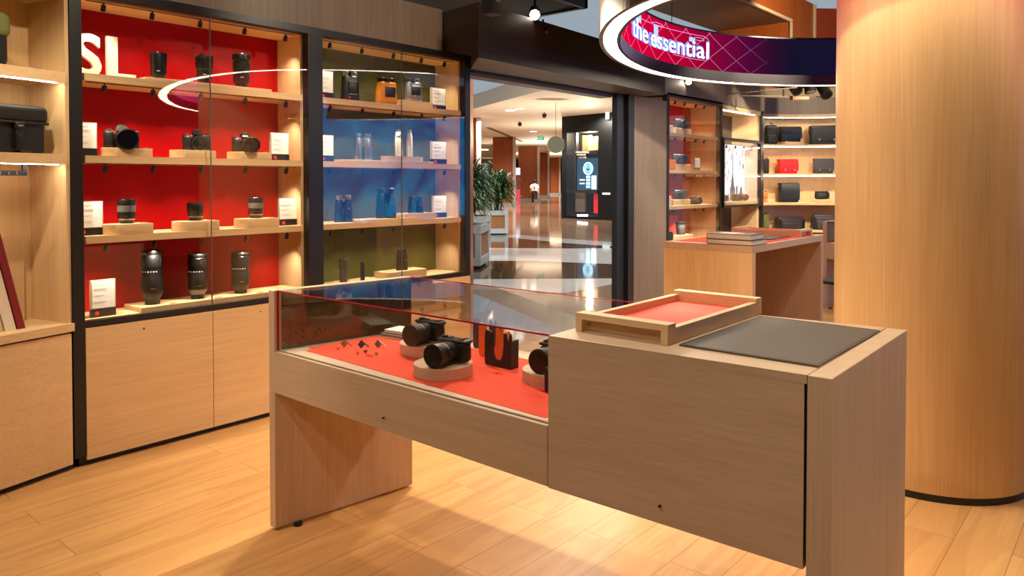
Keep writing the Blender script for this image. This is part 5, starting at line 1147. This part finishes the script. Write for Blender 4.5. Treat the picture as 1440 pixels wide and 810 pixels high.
# ------------------------------------------------------------------ round column
cl = thing('round_column', 'big round oak-clad column filling the right side of the picture', 'column', (4.2, .84, 0))
m = M(); m.lathe([(.436, .034), (.436, 4.5)], 128); m.obj('oak_cladding', colZ, cl, smooth=True)
m = M(); m.lathe([(.434, 0), (.434, .033)], 96); m.obj('base_ring', blackm, cl, smooth=True)

# ------------------------------------------------------------------ glowing halo with led band
ZR = 2.45
ctl = [(3.47, 1.65), (3.606, 2.153), (3.808, 2.439), (4.134, 2.749), (4.453, 2.986), (4.862, 3.224), (5.386, 3.448), (6.059, 3.596), (6.693, 3.581), (7.369, 3.345), (7.857, 2.989), (8.231, 2.58), (8.52, 2.0), (8.68, 1.2), (8.62, .2), (8.3, -.8), (7.7, -1.7), (6.9, -2.35), (6.1, -2.6), (5.33, -2.45), (4.65, -1.88), (3.95, -.85), (3.6, .2), (3.44, 1.0)]
ctl = [Vector(c) for c in ctl]
# gentle smoothing of the measured outline, then a closed Catmull-Rom curve
for _ in range(2):
    ctl = [ctl[i]*.6+(ctl[i-1]+ctl[(i+1) % len(ctl)])*.2 if not (2 <= i <= 0) else ctl[i] for i in range(len(ctl))]
def catmull(P, n=8):
    out = []; N = len(P)
    for i in range(N):
        a, b, c, d = P[i-1], P[i], P[(i+1) % N], P[(i+2) % N]
        for k in range(n):
            t = k/n; out.append(.5*((2*b)+(c-a)*t+(2*a-5*b+4*c-d)*t*t+(3*b-a-3*c+d)*t**3))
    return out
RO = catmull(ctl)
cen = sum(RO, Vector((0, 0)))/len(RO)
RO = [cen+(p-cen)*1.012 for p in RO]
def inset(P, w):
    N = len(P); out = []
    for i in range(N):
        d = (P[(i+1) % N]-P[i-1]).normalized(); n = Vector((-d.y, d.x))
        if n.dot(cen-P[i]) < 0: n = -n
        out.append(P[i]+n*w)
    return out
def band(P, Q, z0, z1, name, mats, par, z0b=None):
    """closed ring solid between outlines P (outer) and Q (inner)"""
    m = M(); N = len(P)
    vs = [(p.x, p.y, z0) for p in P]+[(p.x, p.y, z0) for p in Q]+[(p.x, p.y, z1) for p in P]+[(p.x, p.y, z1) for p in Q]
    fs = []
    for i in range(N):
        j = (i+1) % N
        fs += [(i, j, N+j, N+i), (2*N+i, 3*N+i, 3*N+j, 2*N+j), (i, 2*N+i, 2*N+j, j), (N+i, N+j, 3*N+j, 3*N+i)]
    m.add(vs, fs); return m.obj(name, mats, par, True)
hl = thing('halo_pendant', 'huge oval halo pendant with glowing underside and red led band', 'light', (cen.x, cen.y, ZR))
RI = inset(RO, .15)
band(RO, inset(RO, .03), ZR, 2.935, 'outer_shell', pbr('bronze_grey_shell', lin(98, 82, 70), .4), hl)
band(inset(RO, .125), RI, ZR, 2.55, 'inner_lip', pbr('dark_lip', lin(52, 46, 48), .35), hl)
band(inset(RO, .031), inset(RO, .124), ZR+.006, ZR+.02, 'light_band', emit('halo_light', (1, .86, .66), 9), hl)
band(inset(RO, .031), inset(RO, .15), 2.921, 2.935, 'top_cover', blackm, hl)
# led band: inner wall with its own length coordinate
RS = inset(RO, .14); Ns = len(RS); cum = [0]
for i in range(Ns): cum.append(cum[-1]+(RS[(i+1) % Ns]-RS[i]).length)
LT = cum[-1]
def rs_at(s):
    s = s % LT
    lo = 0
    while lo < Ns-1 and cum[lo+1] < s: lo += 1
    f = (s-cum[lo])/(cum[lo+1]-cum[lo]); a, b = RS[lo], RS[(lo+1) % Ns]; p = a+(b-a)*f; d = (b-a).normalized(); n = Vector((-d.y, d.x))
    if n.dot(cen-p) < 0: n = -n
    return p, n
def proj(p):
    q = Vector(p)-EYE; z = q.dot(FW); return 720+FPX*q.dot(RT)/z, CYP-FPX*q.dot(UP)/z
def s_of_px(px, z=2.75):
    best = None
    for k in range(0, 700):
        s = .2+k*.01; p, n = rs_at(s); x, y = proj((p.x, p.y, z))
        if y > 0 and (best is None or abs(x-px) < best[0]) and p.y > 2.3: best = (abs(x-px), s)
    return best[1]
def led_mat():
    m, n, out = nt('led_band_picture'); L = n.links.new
    uv = n.nodes.new('ShaderNodeUVMap'); uv.uv_map = 'led'; sx = n.nodes.new('ShaderNodeSeparateXYZ'); L(uv.outputs[0], sx.inputs[0])
    r = n.nodes.new('ShaderNodeValToRGB'); e = r.color_ramp.elements
    e[0].position = 0; e[0].color = (1.6, .12, .5, 1); e[1].position = 1; e[1].color = (2.2, .2, .8, 1)
    us = lambda x: s_of_px(x)/LT
    for pos, c in ((us(872)-.03, (.5, .0, .03)), (us(900), (.33, .0, .02)), (us(960), (.22, .0, .016)), (us(1005), (.11, .001, .018)), (us(1050), (.045, .001, .02)), (us(1085), (.012, .002, .012)), (us(1115), (.004, .003, .012)), (.5, (.004, .003, .02)), (.68, (.1, .005, .12)), (.8, (1.8, .15, .6))):
        q = e.new(pos); q.color = (*c, 1)
    L(sx.outputs[0], r.inputs[0])
    def ln(sign):
        a = n.nodes.new('ShaderNodeMath'); a.operation = 'MULTIPLY'; a.inputs[1].default_value = LT/.36*1.0; L(sx.outputs[0], a.inputs[0])
        b = n.nodes.new('ShaderNodeMath'); b.operation = 'MULTIPLY_ADD'; b.inputs[1].default_value = sign*1.55; L(sx.outputs[1], b.inputs[0]); L(a.outputs[0], b.inputs[2])
        f = n.nodes.new('ShaderNodeMath'); f.operation = 'PINGPONG'; f.inputs[1].default_value = .5; L(b.outputs[0], f.inputs[0])
        g = n.nodes.new('ShaderNodeMath'); g.operation = 'LESS_THAN'; g.inputs[1].default_value = .014; L(f.outputs[0], g.inputs[0]); return g
    mx = n.nodes.new('ShaderNodeMath'); mx.operation = 'MAXIMUM'; L(ln(1).outputs[0], mx.inputs[0]); L(ln(-1).outputs[0], mx.inputs[1])
    fd = n.nodes.new('ShaderNodeMapRange'); fd.inputs[1].default_value = s_of_px(1000)/LT; fd.inputs[2].default_value = s_of_px(1085)/LT; fd.inputs[3].default_value = .22; fd.inputs[4].default_value = 0; L(sx.outputs[0], fd.inputs[0])
    mu = n.nodes.new('ShaderNodeMath'); mu.operation = 'MULTIPLY'; L(mx.outputs[0], mu.inputs[0]); L(fd.outputs[0], mu.inputs[1])
    ad = n.nodes.new('ShaderNodeMix'); ad.data_type = 'RGBA'; L(mu.outputs[0], ad.inputs[0]); L(r.outputs[0], ad.inputs[6]); ad.inputs[7].default_value = (1, .5, .75, 1)
    em = n.nodes.new('ShaderNodeEmission'); em.inputs[1].default_value = 1.0; L(ad.outputs[2], em.inputs[0]); L(em.outputs[0], out.inputs[0]); return m
vs = [(p.x-cen.x, p.y-cen.y, 2.55-ZR) for p in RS]+[(p.x-cen.x, p.y-cen.y, 2.92-ZR) for p in RS]
RS2 = inset(RS, -.01)
vs += [(p.x-cen.x, p.y-cen.y, 2.55-ZR) for p in RS2]+[(p.x-cen.x, p.y-cen.y, 2.92-ZR) for p in RS2]
fs = []
for i in range(Ns):
    j = (i+1) % Ns; fs.append((i, j, Ns+j, Ns+i)); fs.append((2*Ns+j, 2*Ns+i, 3*Ns+i, 3*Ns+j)); fs.append((i, 2*Ns+i, 2*Ns+j, j)); fs.append((Ns+i, Ns+j, 3*Ns+j, 3*Ns+i))
me = bpy.data.meshes.new('led_band'); me.from_pydata(vs, [], fs); uvl = me.uv_layers.new(name='led')
for pi, p in enumerate(me.polygons):
    i = pi//4
    for li in p.loop_indices:
        vi = me.loops[li].vertex_index; k = vi % Ns; u = cum[k] if not (k == 0 and i == Ns-1) else LT
        uvl.data[li].uv = (u/LT, 1.0 if (vi//Ns) % 2 else 0.0)
me.materials.append(led_mat()); led = bpy.data.objects.new('led_band', me); COL.objects.link(led); led.parent = hl
def led_text(txt, pxa, pxb, z0, size, mat, name, bold=.002, off=.012, mirror=False):
    b = text_bm(txt, 1.0, 0.0, bold/size); xs = [v.co.x for v in b.verts]; x0, x1 = min(xs), max(xs)
    sa, sb = s_of_px(pxa), s_of_px(pxb)
    bmesh.ops.triangulate(b, faces=b.faces[:])
    for f in range(2): bmesh.ops.subdivide_edges(b, edges=[e for e in b.edges if e.calc_length() > .12], cuts=1, use_grid_fill=False)
    bmesh.ops.triangulate(b, faces=b.faces[:])
    for v in b.verts:
        s = sa+(v.co.x-x0)/(x1-x0)*(sb-sa); p, n = rs_at(s); q = p+n*(off+v.co.z*.0); v.co = Vector((q.x, q.y, z0+v.co.y*size))
    m = M(); m.merge(b); 
    geom = m.b.faces[:]; bmesh.ops.solidify(m.b, geom=geom, thickness=.003)
    return m.obj(name, mat, led, True)
ltw = emit('led_letter_white', (.72, .86, 1.0), 1.7); ltb = emit('led_letter_blue', (.12, .22, .95), .9); ltl = emit('led_line', (.62, .25, .55), .8)
led_text('the', 888, 909.5, 2.655, .245, ltw, 'lettering', .0)
led_text('essential', 914, 995, 2.655, .235, ltw, 'lettering', .0)
led_text('the', 886.5, 908, 2.66, .25, ltb, 'letter_glow', .005, .006)
led_text('essential', 910, 996.5, 2.66, .24, ltb, 'letter_glow', .005, .006)
# outline frame around the words
def led_line(pts, r=.0025, name='outline', mat=None):
    P = []
    for (px0, z0_), (px1, z1_) in zip(pts[:-1], pts[1:]):
        for k in range(9):
            f = k/9; px = px0+(px1-px0)*f; z = z0_+(z1_-z0_)*f; p, n = rs_at(s_of_px(px)); q = p+n*.014; P.append((q.x, q.y, z))
    px, z = pts[-1]; p, n = rs_at(s_of_px(px)); q = p+n*.014; P.append((q.x, q.y, z))
    m = M(); m.tube(P, r, 5); return m.obj(name, mat or ltl, led, True)
led_line([(900, 2.84), (925, 2.86), (960, 2.87), (988, 2.87), (994, 2.85), (996, 2.80), (996, 2.68), (993, 2.64), (980, 2.635), (945, 2.64)])
led_line([(914, 2.86), (920, 2.88), (928, 2.88), (931, 2.86), (924, 2.85), (918, 2.85)])
led_line([(975, 2.845), (982, 2.85), (988, 2.845), (988, 2.825), (980, 2.822), (972, 2.825)])
led_line([(877, 2.80), (881, 2.83), (884.5, 2.82), (885, 2.77), (882, 2.73), (879, 2.74)])
led_line([(879, 2.79), (882, 2.80), (883, 2.77)], .008, 'glyph_mark', ltw)
for a, b, z0_, z1_ in ((893, 900, 2.80, 2.87), (918, 924, 2.67, 2.86), (968, 976, 2.80, 2.84)):
    m = M(); sa, sb = s_of_px(a), s_of_px(b); P0, n0 = rs_at(sa); P1, n1 = rs_at(sb)
    m.hexa([(*(P0+n0*.009), z0_), (*(P1+n1*.009), z0_), (*(P1+n1*.011), z0_), (*(P0+n0*.011), z0_), (*(P0+n0*.009), z1_), (*(P1+n1*.009), z1_), (*(P1+n1*.011), z1_), (*(P0+n0*.011), z1_)]); m.obj('glitch_block', emit('led_glitch_%d' % a, (.35, .45, .95), .8), led, True)
# suspension wires
for k in (4, 60, 100, 150):
    m = M(); p = inset(RO, .1)[k]; m.tube([(p.x, p.y, 2.935), (p.x, p.y, 6.9)], .004, 5); m.obj('suspension_wire', blackm, hl, True)

# ------------------------------------------------------------------ ceiling spotlights
def track_spot(loc, aim, label, energy, lit=True, group=None, angle=60, size=1.0, col=(1, .78, .52)):
    L_ = Vector(loc); d = (Vector(aim)-L_).normalized()
    t = thing('track_spotlight', label, 'spotlight', loc, 0, group)
    Q = d.to_track_quat('Z', 'Y').to_matrix().to_4x4()
    m = M(); m.lathe([(.02*size, -.14*size), (.036*size, -.13*size), (.04*size, -.02*size), (.042*size, .0), (.034*size, -.004)], 24, Q); m.obj('lamp_head', blackm, t, smooth=True)
    m = M(); m.lathe([(.033*size, -.003), (.0325*size, -.0015)], 24, Q); m.obj('lamp_face', warmdisc if lit else glossb, t)
    m = M(); m.tube([tuple(-d*.07*size), tuple(-d*.07*size+Vector((0, 0, .12*size)))], .008*size, 8); m.box(-.05*size, -.012*size, .11*size, .05*size, .012*size, .14*size); m.obj('bracket', blackm, t)
    if energy: spot(L_+d*.02, aim, energy, angle, .5, .03, col)
    return t
p = vplace(752, 21, 5.85)
track_spot(tuple(p), (1.5, 1.2, .9), 'bright spotlight shining towards the camera under the ceiling, left of the halo', 60, size=1.15)
p = vplace(764, 58, 6.1); t = track_spot(tuple(p), (p.x+.8, p.y+.6, p.z-.9), 'unlit black spotlight just below the bright one', 0, False)
p = vplace(692, 8, 4.8); t = thing('ceiling_speaker', 'black box hanging at the top of the picture, left of the bright spotlight', 'speaker', tuple(p)); m = M(); m.rbox(-.05, -.05, -.06, .05, .05, .16, .008, 2); m.obj('housing', blackp, t, smooth=True); m = M(); m.lathe([(.03, -.0), (.028, .006)], 20, Matrix.Translation((0, -.05, .04)) @ Matrix.Rotation(PI/2, 4, 'X')); m.obj('grille', greyr, t)
p = vplace(968.5, 115.5, 8.6)
track_spot(tuple(p), (5.4, 2.0, 1.0), 'small lit spotlight just under the lower rim of the halo', 25, size=1.0)
for px, py, lab, dx in ((1121, 128, 'unlit black track spotlight above the curved shelf wall, left one', -.4), (1140, 130, 'unlit black track spotlight above the curved shelf wall, middle one', .3), (1163, 134, 'unlit black track spotlight above the curved shelf wall, right one beside the column', -.2)):
    p = vplace(px, py, 9.3); track_spot(tuple(p), (p.x-.4+dx, p.y-.5+dx, p.z-.9), lab, 0, False, size=1.7)
a, b, c, d = vplace(1018, 133, 9.5), vplace(1121, 123, 8.9), vplace(1040, 134.5, 9.4), vplace(1163, 136.5, 9.4)
for (u, v, lab) in ((a, b, 'upper pale ceiling track running to the spotlights above the curved shelves'), (c, d, 'lower pale ceiling track above the curved shelf wall')):
    t = thing('ceiling_track', lab, 'track', tuple(u)); m = M(); m.tube([(0, 0, 0), tuple(v-u)], .007, 6); m.obj('rail', pbr('track_grey', lin(120, 110, 100), .5) if 'track_grey' not in MATS else MATS['track_grey'], t); m = M(); m.tube([tuple((v-u)*.5), tuple((v-u)*.5+Vector((0, 0, .15)))], .01, 6); m.obj('hanger', blackm, t)
p = vplace(1124, 138.5, 9.4); t = thing('junction_box', 'small lit wooden box on the ceiling track above the curved shelves', 'box', tuple(p), va); m = M(); m.rbox(-.1, -.05, -.02, .11, .05, .022, .004, 1); m.obj('housing', mallw, t); m = M(); m.box(-.09, -.052, -.01, -.07, -.048, .01); m.obj('catch', blackm, t)
# spotlights over the shop floor (above the picture)
SP = [((2.7, 2.9, 3.1), (2.9, 2.3, 0), 95, 75), ((4.3, 1.9, 3.1), (2.6, 2.2, 0), 105, 60), ((.2, 2.2, 3.1), (1.9, 1.8, .6), 42, 70), ((-.6, .6, 3.1), (1.9, 1.1, .7), 28, 60),
      ((.6, 3.0, 3.1), (1.4, 3.9, .3), 55, 75), ((2.6, 3.3, 3.1), (2.6, 3.5, 0), 60, 80), ((2.4, 2.4, 3.1), (4.0, 1.1, 1.0), 70, 60), ((1.6, -.5, 3.1), (2.2, -.2, 0), 55, 62), ((2.2, 1.2, 3.1), (2.1, .95, 1.0), 40, 60),
      ((2.7, 4.05-.6, 3.1), (3.5, 4.3, .6), 0, 60)]
for k, (l, a_, e_, an_) in enumerate(SP):
    if e_: spot(l, a_, e_*1.1, an_, .5, .04, (1, .85, .62))
for l, a_, e_ in (((1.6, 2.6, 3.0), (1.6, 4.1, 2.6), 25), ((3.2, 2.6, 2.9), (3.2, 4.1, 2.6), 25), ((9.0, 2.2, 2.75), (10.9, 3.9, 1.6), 70), ((6.0, 1.0, 3.1), (5.3, 2.4, .8), 75), ((4.0, 2.9, 3.1), (5.0, 2.3, .7), 60), ((8.3, 2.6, 3.2), (10.6, 3.7, 1.4), 200), ((7.2, 2.2, 3.1), (7.2, 4.1, 1.2), 90), ((7.4, 2.6, 3.1), (8.2, 4.2, 1.4), 70), ((9.3, 1.9, 2.8), (9.6, 2.9, .3), 60)):
    spot(l, a_, e_, 75, .6, .04, (1, .85, .62))  # includes wash spots added to brighten bulkhead, entrance wall and bag bay

# ------------------------------------------------------------------ led wall right of the picture (mirrored in the glass)
lw = thing('led_screen_wall', 'large blue led screen mirrored in the glass of the olive cabinet', 'screen', (7.1, -1.9, 0))
m, n, out = nt('led_wall_picture'); Ln = n.links.new
tc = n.nodes.new('ShaderNodeTexCoord'); no = n.nodes.new('ShaderNodeTexNoise'); no.inputs['Scale'].default_value = 1.1; no.inputs['Detail'].default_value = 3; no.inputs['Distortion'].default_value = 2.0; Ln(tc.outputs['Object'], no.inputs[0])
r = n.nodes.new('ShaderNodeValToRGB'); r.color_ramp.elements[0].position = .35; r.color_ramp.elements[0].color = (.0, .10, .45, 1); r.color_ramp.elements[1].position = .68; r.color_ramp.elements[1].color = (.01, .42, .9, 1)
Ln(no.outputs['Fac'], r.inputs[0]); em = n.nodes.new('ShaderNodeEmission'); em.inputs[1].default_value = 1.9; Ln(r.outputs[0], em.inputs[0]); Ln(em.outputs[0], out.inputs[0])
mm = M(); mm.box(7.1, -1.9, .75, 10.6, -1.86, 2.75); mm.obj('screen', m, lw, True)
mm = M(); mm.box(7.04, -1.98, .69, 10.66, -1.9, 2.81); mm.box(7.5, -2.1, 0, 7.6, -1.95, .7); mm.box(10.1, -2.1, 0, 10.2, -1.95, .7); mm.obj('frame', blackm, lw, True)

# ------------------------------------------------------------------ mall and ambient light
for x, y, z, e_ in ((9.0, 6.2, 4.6, 120), (13.5, 9.0, 6.0, 260), (11, 13.5, 6.0, 260), (17, 17, 3.9, 260), (23, 15.5, 3.9, 160), (22, 20, 3.9, 260), (29, 24, 3.9, 320), (36, 27, 3.9, 350), (45, 38, 3.9, 500), (30, 32, 3.9, 420), (58, 46, 3.9, 700)):
    l_ = spot((x, y, z), (x+.01, y, 0), e_*2.2, 165, .6, .12, (1, .9, .76))
for x, y, z, e_ in ((20, 15, 1.0, 260), (27, 20, 1.0, 380), (38, 30, 1.0, 600), (54, 42, 1.0, 900)): spot((x, y, z), (x+.01, y, 9), e_, 160, .8, .1, (1, .88, .72))  # upward fill spots added near the floor to brighten the mall ceiling
spot((10.2, 2.6, 3.6), (11.8, 4.5, 4.2), 200, 70, .6, .1, (1, .8, .55))  # spot added to brighten the front face of the wood beam
w = bpy.data.worlds.new('world'); S.world = w; w.use_nodes = True
w.node_tree.nodes['Background'].inputs[0].default_value = (.75, .82, .95, 1); w.node_tree.nodes['Background'].inputs[1].default_value = .28
S.view_settings.view_transform = 'Standard'; S.view_settings.look = 'None'; S.view_settings.exposure = 1.05; S.view_settings.gamma = 1; S.view_settings.use_curve_mapping = False
S.cycles.max_bounces = 8; S.cycles.diffuse_bounces = 3; S.cycles.glossy_bounces = 4; S.cycles.transparent_max_bounces = 16; S.cycles.transmission_bounces = 4
S.cycles.sample_clamp_indirect = 4; S.cycles.use_light_tree = True; S.cycles.caustics_reflective = False; S.cycles.caustics_refractive = False
bpy.data.objects['camera'].data.dof.use_dof = False
